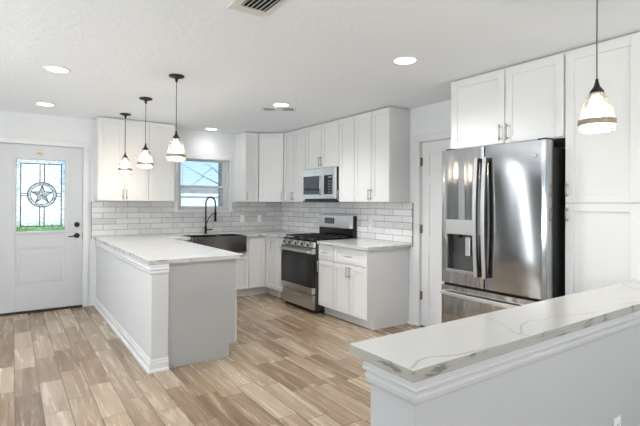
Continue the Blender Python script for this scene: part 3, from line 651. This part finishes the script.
cabinet('wall_cabinet', 'deep white two door cabinet above the refrigerator', 'cabinet', (3.225, 2.632, 0), RB, 1.014, 1.862, UZ1, DF,
        [('door', .022, .546, 1.870, 2.455, ('v', .515, 1.955)), ('door', .546, 1.008, 1.870, 2.455, ('v', .578, 1.955))])
cabinet('pantry_cabinet', 'tall white pantry cabinet beside the refrigerator', 'cabinet', (3.225, 1.617, 0), RB, .468, .0, UZ1, DF,
        [('door', 0, .468, 1.398, 2.455, ('v', .022, 1.485, .10)), ('door', 0, .468, .115, 1.393, ('v', .022, 1.312, .10))], kick=.11, kin=.06)

BT = .868
rb = lambda y: (3.165, y, 0); DB = XR - 3.165 - .0105
cabinet('base_cabinet', 'narrow white base cabinet with drawer beside the range', 'cabinet', rb(4.605), RB, .317, 0, .877, DB,
        [('drawer', 0, .317, .690, BT, ('h', .158, .779, .10)), ('door', 0, .317, .118, .682, ('v', .022, .60))], kick=.115)
cabinet('base_cabinet', 'white base cabinet with drawer and double doors near the closet', 'cabinet', rb(4.287), RB, .612, 0, .877, DB,
        [('drawer', 0, .612, .690, BT, ('h', .306, .779, .11)), ('door', 0, .306, .118, .682, ('v', .280, .60)), ('door', .306, .612, .118, .682, ('v', .332, .60))], kick=.115)
cabinet('base_cabinet', 'slim white full height base cabinet left of the range', 'cabinet', rb(5.694), RB, .304, 0, .877, DB, [('door', 0, .304, .118, BT)], kick=.115)
# corner base: L-shaped carcass with two leaves
yb_ = 6.03
cb = tag(empty('corner_base_cabinet', (2.90, yb_, 0)), 'white corner base cabinet with bi-fold doors between sink and range', 'cabinet')
Lp = [(.0005, .0205), (.2855, .0205), (.2855, 5.6945 - yb_), (XR - .011 - 2.90, 5.6945 - yb_), (XR - .011 - 2.90, YW - .011 - yb_), (.0005, YW - .011 - yb_)]
MB().prism(Lp, .115, .877).build('body', 'cabinet', cb)
Kp = [(.0005, .08), (.345, .08), (.345, 5.6945 - yb_), (XR - .011 - 2.90, 5.6945 - yb_), (XR - .011 - 2.90, YW - .011 - yb_), (.0005, YW - .011 - yb_)]
MB().prism(Kp, .0005, .1145).build('toe_kick', 'cabinet', cb)
shaker(MB(), .002, .262, .118, BT).build('door', 'cabinet', cb, .0015)
o = shaker(MB(), .006, .333, .118, BT).build('door', 'cabinet', cb, .0015); o.location = (.265, 0, 0); o.rotation_euler = (0, 0, RB); pull(o, .225, .77)
# sink base
sb = cabinet('sink_base_cabinet', 'white sink base cabinet under the dark apron sink', 'cabinet', (1.96, yb_, 0), 0, .939, 0, .655, YW - .011 - yb_, [('door', 0, .47, .118, .545, ('v', .445, .47)), ('door', .47, .939, .118, .545, ('v', .495, .47))], kick=.115, kin=.08)
MB().box(.885, .9385, .0205, YW - .011 - yb_, .656, .877).build('stile', 'cabinet', sb); MB().box(.0005, .045, .0205, YW - .011 - yb_, .656, .877).build('stile', 'cabinet', sb)
MB().box(.004, .935, .0005, .020, .552, .652).build('rail', 'cabinet', sb)
# peninsula cabinets: fronts face +x
PX0 = 1.0835
def pcab(y0, y1, label, fronts, z1=.877):
    r = tag(empty('base_cabinet', (1.712, y0, 0), PI / 2), label, 'cabinet'); w = y1 - y0; dp = 1.712 - PX0
    end = .6
    MB().box(.0005, w - .0005, .0205, dp - .0005, .115, z1).build('body', 'cabinet', r)
    MB().box(.0005, w - .0005, .082, dp - .0005, .0005, .1145).build('toe_kick', 'cabinet', r)
    for f in fronts:
        o = shaker(MB(), f[1] + G, f[2] - G, f[3], f[4]).build(f[0], 'cabinet', r, .0015)
        for h in f[5:]: pull(o, h[1], h[2], h[0] == 'v')
pcab(3.805, 4.72, 'white peninsula base cabinet at the open end, doors facing the range', [('drawer', 0, .915, .69, BT, ('h', .457, .779)), ('door', 0, .457, .118, .682, ('v', .43, .6)), ('door', .457, .915, .118, .682, ('v', .485, .6))])
pcab(4.722, 5.34, 'white peninsula base cabinet second from the open end', [('drawer', 0, .618, .69, BT, ('h', .309, .779)), ('door', 0, .309, .118, .682, ('v', .285, .6)), ('door', .309, .618, .118, .682, ('v', .335, .6))])
# end panel with toe notch, white paint darkened for the shade on this side
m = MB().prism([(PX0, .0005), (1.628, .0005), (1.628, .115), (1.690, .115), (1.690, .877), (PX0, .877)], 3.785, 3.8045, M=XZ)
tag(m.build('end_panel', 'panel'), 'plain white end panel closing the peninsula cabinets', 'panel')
cb2 = tag(empty('corner_base_cabinet', (1.0835, 5.345, 0)), 'white blind corner base cabinet joining peninsula and sink run', 'cabinet')
MB().prism([(.0005, 0), (.607, 0), (.607, .70), (.875, .70), (.875, 1.272), (.0005, 1.272)], .115, .877).build('body', 'cabinet', cb2)
MB().prism([(.0005, 0), (.545, 0), (.545, .765), (.875, .765), (.875, 1.272), (.0005, 1.272)], .0005, .1145).build('toe_kick', 'cabinet', cb2)

# ------------------------------------------------------------------ sink and faucet
sk = tag(empty('apron_sink', (2.425, 6.19, 0)), 'dark gunmetal double bowl apron sink set in the countertop', 'sink')
sx0, sx1, sy0, sy1, sz0, sz1 = 2.012, 2.838, 5.962, 6.426, .667, .906
m = MB()
m.prism([(sx0, sy0 + .012), (sx0 + .012, sy0), (sx1 - .012, sy0), (sx1, sy0 + .012), (sx1, sy0 + .03), (sx0, sy0 + .03)], sz0, sz1)
wb(m, 'apron', 'dark_steel', sk, .004)
mid = 2.52
m = MB()
m.box(sx0, sx0 + .018, sy0 + .0302, sy1, sz0 + .03, sz1).box(sx1 - .018, sx1, sy0 + .0302, sy1, sz0 + .03, sz1).box(sx0 + .018, sx1 - .018, sy1 - .018, sy1, sz0 + .03, sz1)
m.box(sx0 + .018, sx1 - .018, sy0 + .0302, sy1 - .018, sz0 + .015, sz0 + .03).box(mid - .012, mid + .012, sy0 + .0302, sy1 - .018, sz0 + .03, sz1 - .012)
wb(m, 'basin', 'dark_steel', sk, .003)
for x in ((sx0 + mid) / 2, (mid + sx1) / 2): wb(MB().cyl((x, 6.2, sz0 + .0302), (x, 6.2, sz0 + .034), .045, n=28).cyl((x, 6.2, sz0 + .034), (x, 6.2, sz0 + .038), .018, n=20), 'drain', 'bronze', sk)
fx, fyy = 2.412, 6.50
fa = tag(empty('faucet', (fx, fyy, .914)), 'tall matte black spring neck pull down kitchen faucet', 'faucet')
m = MB().cyl((fx, fyy, .9143), (fx, fyy, .922), .027, n=24).cyl((fx, fyy, .922), (fx, fyy, 1.03), .019, n=24).cyl((fx, fyy, 1.03), (fx, fyy, 1.04), .0155, n=20)
wb(m, 'faucet_body', 'black', fa, .002)
wb(MB().cyl((fx, fyy, .975), (fx + .055, fyy - .015, .975), .011, .010, 14).tube([(fx + .055, fyy - .015, .975), (fx + .085, fyy - .022, .978), (fx + .10, fyy - .025, .985)], [.012, .008, .006], 10), 'lever', 'black', fa)
arc = [(fx, fyy, 1.04), (fx, fyy, 1.38)] + [(fx + .045 * (1 - math.cos(t)), fyy - .075 * (1 - math.cos(t)), 1.38 + .085 * math.sin(t)) for t in [PI * k / 12 for k in range(1, 12)]] + [(fx + .09, fyy - .15, 1.37), (fx + .09, fyy - .15, 1.30)]
wb(MB().tube(arc, .0085, 10), 'hose', 'black', fa)
# spring coil around hose
pts = []; tot = 0; L = [0]
for a_, b_ in zip(arc[:-1], arc[1:]): L.append(L[-1] + (Vector(b_) - Vector(a_)).length)
N = 46 * 8
for k in range(N):
    s_ = L[-1] * k / (N - 1); j = max(i_ for i_ in range(len(L) - 1) if L[i_] <= s_ + 1e-9); t_ = (s_ - L[j]) / (L[j + 1] - L[j])
    p = Vector(arc[j]).lerp(Vector(arc[j + 1]), t_); d_ = (Vector(arc[j + 1]) - Vector(arc[j])).normalized(); side = Vector((.857, -.514, 0)); u_ = side.cross(d_).normalized(); v_ = d_.cross(u_)
    a_ = 2 * PI * k / 8; pts.append(p + (u_ * math.cos(a_) + v_ * math.sin(a_)) * .0125)
wb(MB().tube(pts, .0028, 5), 'spring', 'black', fa)
wb(MB().cyl((fx + .09, fyy - .15, 1.30), (fx + .09, fyy - .15, 1.24), .011, .014).cyl((fx + .09, fyy - .15, 1.24), (fx + .09, fyy - .15, 1.13), .0165, .0175, 20).cyl((fx + .09, fyy - .15, 1.13), (fx + .09, fyy - .15, 1.105), .022, .024, 20), 'spray_head', 'black', fa)
wb(MB().tube([(fx, fyy, 1.03), (fx + .03, fyy - .03, 1.15), (fx + .06, fyy - .1, 1.21), (fx + .074, fyy - .13, 1.215)], .006, 8).cyl((fx + .09, fyy - .15, 1.207), (fx + .09, fyy - .15, 1.223), .024, n=20), 'docking_arm', 'black', fa)

# ------------------------------------------------------------------ range
rg = tag(empty('gas_range', (3.07, 5.386, 0), RB), 'stainless gas range with black cast iron grates and glass oven door', 'range')
w = .776
MB().box(.004, w - .004, .062, .70, .035, .893).build('body', 'appl_side', rg, .003)
YZ = Matrix(((0, 0, 1, 0), (1, 0, 0, 0), (0, 1, 0, 0), (0, 0, 0, 1)))
cp = MB().prism([(.030, .826), (.046, .894), (.0615, .894), (.0615, .826)], .004, w - .004, M=YZ).build('control_panel', 'bright_steel', rg, .003)
for k, x in enumerate((.075, .215, .375, .53, .665)):
    kb = MB().cyl((x, .036, .862), (x, .014, .857), .025, .022, 24).build('knob', 'steel', cp, .002)
    MB().box(x - .005, x + .005, -.004, .0135, .838, .878).cyl((x, .0400, .8630), (x, .0365, .862), .031, n=24).build('knob_grip', 'appl_black', kb, .002)
dr = MB().box(.004, w - .004, .006, .058, .325, .745).build('oven_door', 'appl_black', rg, .003)
MB().box(.004, w - .004, .004, .058, .7455, .815).build('door_top_rail', 'steel', dr, .003)
MB().box(.004, w - .004, .004, .058, .246, .3245).build('door_bottom_rail', 'range_steel', dr, .003)
MB().box(.10, w - .10, .0035, .0058, .40, .69).build('oven_window', 'dark_glass', dr, .001)
MB().box(.02, w - .02, -.047, -.022, .758, .787).box(.03, .06, -.022, .0038, .762, .783).box(w - .06, w - .03, -.022, .0038, .762, .783).build('door_handle', 'bright_steel', dr, .009, 3)
dw = MB().box(.004, w - .004, .026, .058, .05, .230).build('storage_drawer', 'range_steel', rg, .004)
MB().box(.285, .49, .019, .0258, .180, .196).build('drawer_pull', 'bright_steel', dw, .002)
MB().box(.02, w - .02, .07, .60, .0005, .034).build('kick_base', 'rubber', rg)
MB().box(0, w, .04, .64, .8935, .916).build('cooktop', 'appl_black', rg, .004)
for gx in (.02, .27, .52):
    gw = .236; m = MB(); z0, z1 = .936, .950
    for yy in (.07, .57): m.box(gx, gx + gw, yy, yy + .014, z0, z1)
    for xx in (gx, gx + gw - .014): m.box(xx, xx + .014, .084, .57, z0, z1)
    for yy in (.19, .315, .44): m.box(gx + .014, gx + gw - .014, yy, yy + .011, z0, z1)
    m.box(gx + gw / 2 - .006, gx + gw / 2 + .006, .084, .19, z0, z1).box(gx + gw / 2 - .006, gx + gw / 2 + .006, .451, .57, z0, z1)
    for xx in (gx + .001, gx + gw - .015):
        for yy in (.071, .565): m.box(xx, xx + .012, yy, yy + .012, .9165, z0)
    m.build('grate', 'cast_iron', rg, .002)
for bx_, by_, r_ in ((.138, .18, .045), (.138, .46, .035), (.388, .32, .05), (.638, .18, .038), (.638, .46, .045)):
    MB().cyl((bx_, by_, .9162), (bx_, by_, .926), r_, n=28).cyl((bx_, by_, .926), (bx_, by_, .932), r_ * .8, r_ * .75, 28).build('burner', 'cast_iron', rg)
bgd = MB().box(.0, w, .645, .72, .9165, 1.044).build('backguard', 'appl_black', rg, .003)
bp_ = MB().prism([(.610, 1.0445), (.628, 1.222), (.66, 1.222), (.66, 1.0445)], .004, w - .004, M=YZ).build('backguard_panel', 'bright_steel', bgd, .006)
MB().box(.0, w, .6605, .72, 1.0445, 1.215).build('backguard_shell', 'appl_black', bgd, .004)
sl = lambda z: .610 + (z - 1.0445) / (.1775) * .018
m = MB().prism([(sl(1.10) - .002, 1.10), (sl(1.18) - .002, 1.18), (sl(1.18) + .001, 1.18), (sl(1.10) + .001, 1.10)], .175, .40, M=YZ); m.build('display', 'dark_glass', bp_)
m = MB()
for a_ in range(4):
    for b_ in range(3):
        z = 1.112 + b_ * .022; m.prism([(sl(z) - .003, z), (sl(z + .012) - .003, z + .012), (sl(z + .012) - .0021, z + .012), (sl(z) - .0021, z)], .19 + a_ * .052, .225 + a_ * .052, M=YZ)
m.build('display_keys', 'display', bp_)

# ------------------------------------------------------------------ microwave
mw = tag(empty('microwave', (3.43, 5.392, 1.43), RB), 'stainless over the range microwave under the short wall cabinet', 'microwave')
w = .766
def B0(m, a, mat=None): return m.box(*a, mat)
MB().box(.004, w - .004, .032, .370, -.012, .425).build('body', 'appl_side', mw, .003)
md = MB().box(0, .498, 0, .031, .012, .425).build('door', 'bright_steel', mw, .003)
MB().box(.018, .458, -.002, -.0002, .072, .325).build('window', 'dark_glass', md, .001)
MB().cyl((.486, -.036, .05), (.486, -.036, .34), .0095, n=14).box(.479, .493, -.03, -.0002, .062, .078).box(.479, .493, -.03, -.0002, .312, .328).build('door_handle', 'bright_steel', md)
cpn = MB().box(.500, w, 0, .031, .012, .425).build('control_panel', 'bright_steel', mw, .003)
MB().box(.524, .715, -.002, -.0002, .072, .325).build('keypad', 'dark_glass', cpn, .001)
m = MB()
for a_ in range(3):
    for b_ in range(5): m.box(.622 + a_ * .030, .640 + a_ * .030, -.0028, -.0021, .09 + b_ * .036, .108 + b_ * .036)
m.box(.622, .70, -.0028, -.0021, .285, .31).build('keys', 'display', cpn)
MB().cyl((.31, -.0025, .375), (.31, -.0002, .375), .011, n=24).build('badge', 'nickel', md)
m = MB().box(.0, w, .004, .36, -.032, -.0125)
m.build('vent_base', 'appl_black', mw, .003)

# ------------------------------------------------------------------ refrigerator
fr = tag(empty('refrigerator', (3.085, 2.600, 0), RB), 'stainless french door refrigerator with water dispenser in the left door', 'refrigerator')
w = .933
MB().box(.008, w - .008, .092, .70, .04, 1.795).build('body', 'appl_side', fr, .004)
def cfront(x0, x1, n=14, back=.078, r=.010, off=0):
    """plan outline of a softly bowed door between x0..x1"""
    def yy(x): t = 2 * x / w - 1; return .005 * t * t - .005 + off
    P = [(x0, yy(x0) + r), (x0 + r * .3, yy(x0) + r * .3)]
    for k in range(n + 1): x = x0 + r + (x1 - x0 - 2 * r) * k / n; P.append((x, yy(x)))
    return P + [(x1 - r * .3, yy(x1) + r * .3), (x1, yy(x1) + r), (x1, back), (x0, back)]
yb = lambda x: .005 * (2 * x / w - 1) ** 2 - .005
def smooth(o):
    for f in o.data.polygons: f.use_smooth = True
    o.data.set_sharp_from_angle(angle=math.radians(25)); return o
D0_, D1_ = .712, 1.842
m = MB()
seg_ = lambda xa, xb, z0, z1: m.prism([(xa + (xb - xa) * k / 8, yb(xa + (xb - xa) * k / 8)) for k in range(9)] + [(xb, .078), (xa, .078)], z0, z1)
P = cfront(0, .427)
NX0, NX1, NZ0, NZ1 = .068, .330, .835, 1.128
m.prism(P, D0_, .820); m.prism(P, 1.135, D1_)
m.prism([(0, .078), (0, yb(0) + .01), (.003, yb(0) + .003), (.01, yb(.01)), (NX0, yb(NX0)), (NX0, .078)], .820, 1.135)
m.prism([(NX1, .078), (NX1, yb(NX1)), (.417, yb(.417)), (.424, yb(.427) + .003), (.427, yb(.427) + .010), (.427, .078)], .820, 1.135)
ld = smooth(m.build('left_door', 'fridge_steel', fr))
m = MB().prism(cfront(.433, w), D0_, D1_); rd = smooth(m.build('right_door', 'fridge_right', fr))
m = MB().prism(cfront(0, w, 24), .055, .690); fz = smooth(m.build('freezer_drawer', 'fridge_steel', fr))
MB().box(.01, w - .01, .03, .0915, .691, .711).build('door_gasket', 'rubber', fr)
MB().box(.4275, .4325, .02, .0915, .712, 1.84).build('door_gasket', 'rubber', fr)
MB().box(.03, w - .03, .07, .60, .0005, .0395).build('base_grille', 'appl_black', fr)
# dispenser
dp = MB().box(NX0, NX1, .066, .0775, .822, 1.1345).box(NX0, NX0 + .006, .0, .066, .822, 1.1345).box(NX1 - .006, NX1, .0, .066, .822, 1.1345).build('dispenser_niche', 'dispenser', ld)
MB().box(.052, .346, -.009, .012, 1.129, 1.252).build('dispenser_panel', 'bright_steel', ld, .003)
MB().box(.056, .342, -.009, .050, .806, .836).build('drip_tray', 'steel', ld, .003)
MB().box(.232, .282, .018, .034, .955, 1.108).build('paddle', 'bright_steel', ld, .006)
MB().cyl((.160, .045, 1.128), (.160, .045, 1.10), .016, .012, 16).build('spout', 'appl_black', ld)
# handles: flat bowed bars
def bowed(name, parent, x0, x1, z0, z1, y0, y1, th=.020):
    m = MB(); n = 18; bm = m.bm; rings = []
    for k in range(n + 1):
        t = k / n; z = z0 + (z1 - z0) * t; y = y0 + (y1 - y0) * math.sin(PI * t)
        rings.append([bm.verts.new(p) for p in ((x0, y, z), (x1, y, z), (x1, y + th, z), (x0, y + th, z))])
    for a_, b_ in zip(rings[:-1], rings[1:]):
        for q_ in range(4): bm.faces.new((a_[q_], a_[(q_ + 1) % 4], b_[(q_ + 1) % 4], b_[q_]))
    bm.faces.new(rings[0][::-1]); bm.faces.new(rings[-1])
    if name == 'handle_core':
        for zz in (z0, z1 - .03): m.box(x0, x1, y0 + th + .0003, -.0055, zz, zz + .03)
    return m.build(name, 'appl_side' if name == 'handle_core' else 'bright_steel', parent, .002)
hA = bowed('door_handle', ld, .372, .402, .80, 1.75, -.056, -.080, .009); bowed('handle_core', hA, .373, .401, .803, 1.747, -.0468, -.0708, .026)
hB = bowed('door_handle', rd, .448, .478, .80, 1.75, -.056, -.080, .009); bowed('handle_core', hB, .449, .477, .803, 1.747, -.0468, -.0708, .026)
m = MB(); n = 20; bm = m.bm; rings = []
for k in range(n + 1):
    t = k / n; x = .015 + (w - .03) * t; y = -.036 - .020 * math.sin(PI * t)
    rings.append([bm.verts.new(p) for p in ((x, y, .612), (x, y, .642), (x, y + .018, .642), (x, y + .018, .612))])
for a_, b_ in zip(rings[:-1], rings[1:]):
    for q_ in range(4): bm.faces.new((a_[q_], a_[(q_ + 1) % 4], b_[(q_ + 1) % 4], b_[q_]))
bm.faces.new(rings[0][::-1]); bm.faces.new(rings[-1])
for xx in (.02, w - .05): m.box(xx, xx + .03, -.018, -.0005, .612, .642)
m.build('drawer_handle', 'bright_steel', fz, .004)
for xx in (.02, w - .09): MB().box(xx, xx + .07, .03, .12, 1.8425, 1.858).build('hinge_cover', 'appl_black', fr, .003)
# round badge with its script initials
bd = MB().cyl((.845, -.0075, 1.735), (.845, -.0045, 1.735), .0165, n=32).build('badge', 'nickel', rd)
tx = bpy.data.curves.new('badge_letters', 'FONT'); tx.body = 'GE'; tx.size = .018; tx.align_x = 'CENTER'; tx.align_y = 'CENTER'; tx.extrude = .0003; tx.shear = .3
to = bpy.data.objects.new('tmp_text', tx); C.objects.link(to); bpy.context.view_layer.update()
me = bpy.data.meshes.new_from_object(to); bpy.data.objects.remove(to)
me.transform(Matrix.Translation((.845, -.0079, 1.735)) @ Matrix.Rotation(PI / 2, 4, 'X')); me.materials.clear(); me.materials.append(MAT['bright_steel'])
bo = bpy.data.objects.new('badge_letters', me); C.objects.link(bo); bo.parent = bd

# ------------------------------------------------------------------ pendants
def pendant(x, y, label, energy):
    p = tag(empty('pendant_light', (x, y, 1.745)), label, 'lamp', None)
    H = ZC - 1.745
    MB().lathe([(.001, H - .0003), (.064, H - .0003), (.066, H - .006), (.062, H - .014), (.030, H - .022), (.014, H - .030), (.010, H - .055), (.004, H - .06), (.001, H - .06)]).build('canopy', 'plate', p)
    MB().cyl((0, 0, .255), (0, 0, H - .06), .0028, n=8).build('cord', 'plate', p)
    MB().lathe([(.001, .262), (.006, .26), (.008, .245), (.014, .222), (.026, .206), (.031, .198), (.031, .192), (.001, .190)]).build('socket_cap', 'plate', p)
    K_ = .95; o_, i_ = [(.030, .1905), (.040, .182), (.052, .160), (.064, .130), (.074, .098), (.081, .064), (.084, .030), (.083, .004)], []
    o_ = [(r * (K_ if k_ else 1), z) for k_, (r, z) in enumerate(o_)]; i_ = [(r - .003, z) for r, z in o_[::-1]]
    sh = MB().lathe(o_ + [(.076, 0)] + i_, close=True, n=40).build('glass_shade', 'shade', p)
    MB().lathe([(.0803, .030), (.0825, .031), (.0822, .058), (.0790, .059), (.0805, .045)], close=True, n=40).build('band', 'band', sh)
    MB().cyl((0, 0, .189), (0, 0, .155), .016, n=16).build('socket', 'nickel', p)
    MB().lathe([(.001, .154), (.012, .15), (.014, .14), (.026, .115), (.030, .095), (.026, .075), (.014, .062), (.001, .058)], n=20).build('bulb', 'bulb', p)
    l = light('pendant_bulb_light', 'POINT', (x, y, 1.745 + .03), energy, .028, color=(1, .86, .68))
pendant(1.165, 5.945, 'pendant light with glass shade over the peninsula, farthest from camera', 1.5)
pendant(1.165, 4.925, 'pendant light with glass shade over the peninsula, middle of three', 1.5)
pendant(1.172, 3.885, 'pendant light with glass shade over the peninsula open end', 1.5)
pendant(2.374, 1.036, 'nearest pendant light with banded glass shade over the bar top', 1.5)

# ------------------------------------------------------------------ recessed lights, registers
def can(x, y, label, energy):
    r = tag(empty('recessed_light', (x, y, ZC)), label, 'lamp')
    MB().lathe([(.100, -.0003), (.100, -.004), (.092, -.009), (.082, -.007), (.080, -.0003)], close=True, n=40).build('trim_ring', 'trim', r)
    MB().cyl((0, 0, -.0004), (0, 0, -.0055), .079, n=40).build('lens', 'lamp', r)
    light('recessed_light_lamp', 'SPOT', (x, y, ZC - .02), energy, .07, color=(1, .992, .98), spot=math.radians(150))
can(.307, 4.274, 'round recessed ceiling light left of the pendants, nearer the camera', 23)
can(.308, 5.887, 'round recessed ceiling light above the entry door', 10)
can(2.471, 2.440, 'round recessed ceiling light in front of the refrigerator', 40)
can(2.472, 4.348, 'round recessed ceiling light beside the small ceiling register', 42)
can(2.452, 6.400, 'round recessed ceiling light above the kitchen window', 3)
can(.307, 2.30, 'added unseen recessed light left of the large register, above the camera view', 23)  # from here on, unseen ceiling lights added to brighten the room
can(-1.90, 1.90, 'added unseen recessed light in the left living area', 23)
can(-1.90, 4.40, 'added unseen recessed light in the left entry area', 23)

rgx = tag(empty('ceiling_register', (1.10, 2.13, ZC)), 'large white ceiling register with open louvers near the top of the view', 'vent')
x0, x1, y0, y1 = .985, 1.215, 1.86, 2.35; zc = ZC - .0003
m = MB().box(x0, x0 + .05, y0, y1, zc - .008, zc).box(x1 - .025, x1, y0, y1, zc - .008, zc).box(x0 + .05, x1 - .025, y0, y0 + .07, zc - .008, zc).box(x0 + .05, x1 - .025, y1 - .07, y1, zc - .008, zc)
wb(m, 'frame', 'register', rgx, .003)
wb(MB().box(x0 + .05, x1 - .025, y0 + .07, y1 - .07, zc - .002, zc), 'backing', 'duct', rgx)
XZs = Matrix(((1, 0, 0, 0), (0, 0, 1, 0), (0, 1, 0, 0), (0, 0, 0, 1)))
m = MB()
for k in range(6):
    x = x0 + .053 + k * .026; m.prism([(x + .006, zc - .0022), (x, zc - .012), (x + .002, zc - .0125), (x + .008, zc - .0022)], y0 + .072, y1 - .072, M=XZs)
wb(m, 'louvers', 'register', rgx)
rg2 = tag(empty('ceiling_register', (2.57, 4.57, ZC), -.6), 'small ceiling register beside a recessed light above the kitchen aisle', 'vent')
a_, b_ = .20, .085
m = MB().box(-a_, a_, -b_, -b_ + .03, -.008, -.0003).box(-a_, a_, b_ - .03, b_, -.008, -.0003).box(-a_, -a_ + .03, -b_ + .03, b_ - .03, -.008, -.0003).box(a_ - .03, a_, -b_ + .03, b_ - .03, -.008, -.0003)
m.build('frame', 'register', rg2, .003); MB().box(-a_ + .03, a_ - .03, -b_ + .03, b_ - .03, -.002, -.0003).build('backing', 'duct', rg2)
m = MB()
for k in range(3):
    y = -b_ + .045 + k * .036; m.prism([(y + .008, -.0022), (y, -.010), (y + .001, -.0105), (y + .0092, -.0022)], -a_ + .032, a_ - .032, M=YZ)
m.build('louvers', 'register', rg2); MB().box(-.045, .05, -b_ + .031, b_ - .031, -.0085, -.0023).build('centre_plate', 'register', rg2, .002)

# ------------------------------------------------------------------ outlets and switches
def outlet(loc, rz, label, duplex=True, sz=.058):
    r = tag(empty('wall_outlet', loc, rz), label, 'outlet')
    pl = MB().box(-sz * .6, sz * .6, -.006, -.0003, -.058, .058).build('cover_plate', 'outlet', r, .002)
    if duplex:
        for z in (-.022, .022):
            q = MB().box(-.016, .016, -.008, -.0062, z - .014, z + .014).build('socket', 'outlet', r, .001)
            MB().box(-.008, -.005, -.0085, -.0081, z - .006, z + .006).box(.005, .008, -.0085, -.0081, z - .006, z + .006).build('slots', 'appl_black', q)
    else: MB().box(-.016, .016, -.009, -.0062, -.033, .033).build('rocker', 'outlet', r, .002)
outlet((3.06, YW - .010, 1.125), 0, 'white outlet on the tile just right of the kitchen window')
outlet((3.365, YW - .010, 1.125), 0, 'white switch on the window wall tile near the corner', False)
outlet((XR - .010, 4.345, 1.115), RB, 'white outlet on the tile right of the range')
outlet((2.32, .925, .342), 0, 'white outlet low on the near half wall')

# ------------------------------------------------------------------ outside the windows
hs = tag(empty('neighbour_house', (8.0, 17, -.3)), 'grey sided neighbour house seen through the kitchen window', 'house')
def lb(mb, name, mat, par): return mb.build(name, mat, par)
lb(MB().box(-5, 5, 0, 8, 0, 2.0), 'wall', 'siding', hs)
lb(MB().prism([(-5.1, 2.0), (5.1, 2.0), (4.4, 2.28), (-4.4, 2.28)], -.05, 8.1, M=XZ), 'roof', 'roof', hs)
lb(MB().box(-5.1, 5.1, -.08, -.052, 1.92, 2.02), 'fascia', 'trim', hs)
lb(MB().box(-.6, .3, -.05, -.002, .9, 1.9), 'window', 'trim', hs)
hp = tag(empty('neighbour_house', (-4.6, 21, -.3)), 'pale house across the street seen through the door glass', 'house')
MB().box(-7, 6.2, 0, 8, 0, 5.6).build('wall', 'brick_pale', hp); MB().prism([(-7.5, 5.6), (6.7, 5.6), (4, 7.5), (-4, 7.5)], -.5, 8.5, M=XZ).build('roof', 'roof', hp)
tr = tag(empty('bare_tree', (5.02, 12.2, -.3)), 'dark bare tree trunk and branches outside the kitchen window', 'tree')
m = MB().tube([(0, 0, 0), (.02, 0, 1.5), (.0, 0, 3.2), (.1, 0, 5)], [.17, .14, .12, .08], 10)
for k in range(9):
    z = 1.9 + k * .26; s_ = -1 if k % 3 else 1; Lk = .6 + random.random() * 1.1
    p0 = Vector((0, 0, z)); p1 = p0 + Vector((s_ * Lk * .5, random.uniform(-.3, .3), .25)); p2 = p1 + Vector((s_ * Lk * .6, random.uniform(-.3, .3), random.uniform(.1, .5)))
    m.tube([p0, p1, p2], [.018, .010, .004], 6); p3 = p1 + Vector((s_ * .3, .1, -.25)); m.tube([p1, p3], [.012, .005], 5)
m.build('branches', 'bark', tr)

hg = tag(empty('hedge', (-3.4, 17.6, -.3)), 'green clipped hedge in front of the pale house outside the entry door', 'hedge')
m = MB(); bm = m.bm; nx, nz = 60, 8
g = [[bm.verts.new((-6 + 12 * i_ / nx, random.uniform(-.08, .08), .86 * j_ / nz + (random.uniform(-.05, .05) if j_ == nz else 0))) for j_ in range(nz + 1)] for i_ in range(nx + 1)]
g2 = [[bm.verts.new((v.co.x, .9 + random.uniform(-.08, .08), v.co.z)) for v in col] for col in g]
for i_ in range(nx):
    for j_ in range(nz):
        for q_ in (g, g2): bm.faces.new((q_[i_][j_], q_[i_ + 1][j_], q_[i_ + 1][j_ + 1], q_[i_][j_ + 1]))
    bm.faces.new((g[i_][nz], g[i_ + 1][nz], g2[i_ + 1][nz], g2[i_][nz]))
m.build('foliage', 'lawn', hg)
fe = tag(empty('neighbour_house', (-9.5, 1.5, -.3)), 'long pale wall added outside the unseen left windows against blue reflections', 'house')
MB().box(-4, 0, -9, 9, 0, 3.6).build('wall', 'brick_pale', fe)  # unseen, added so the steel reflects a pale surface instead of blue sky
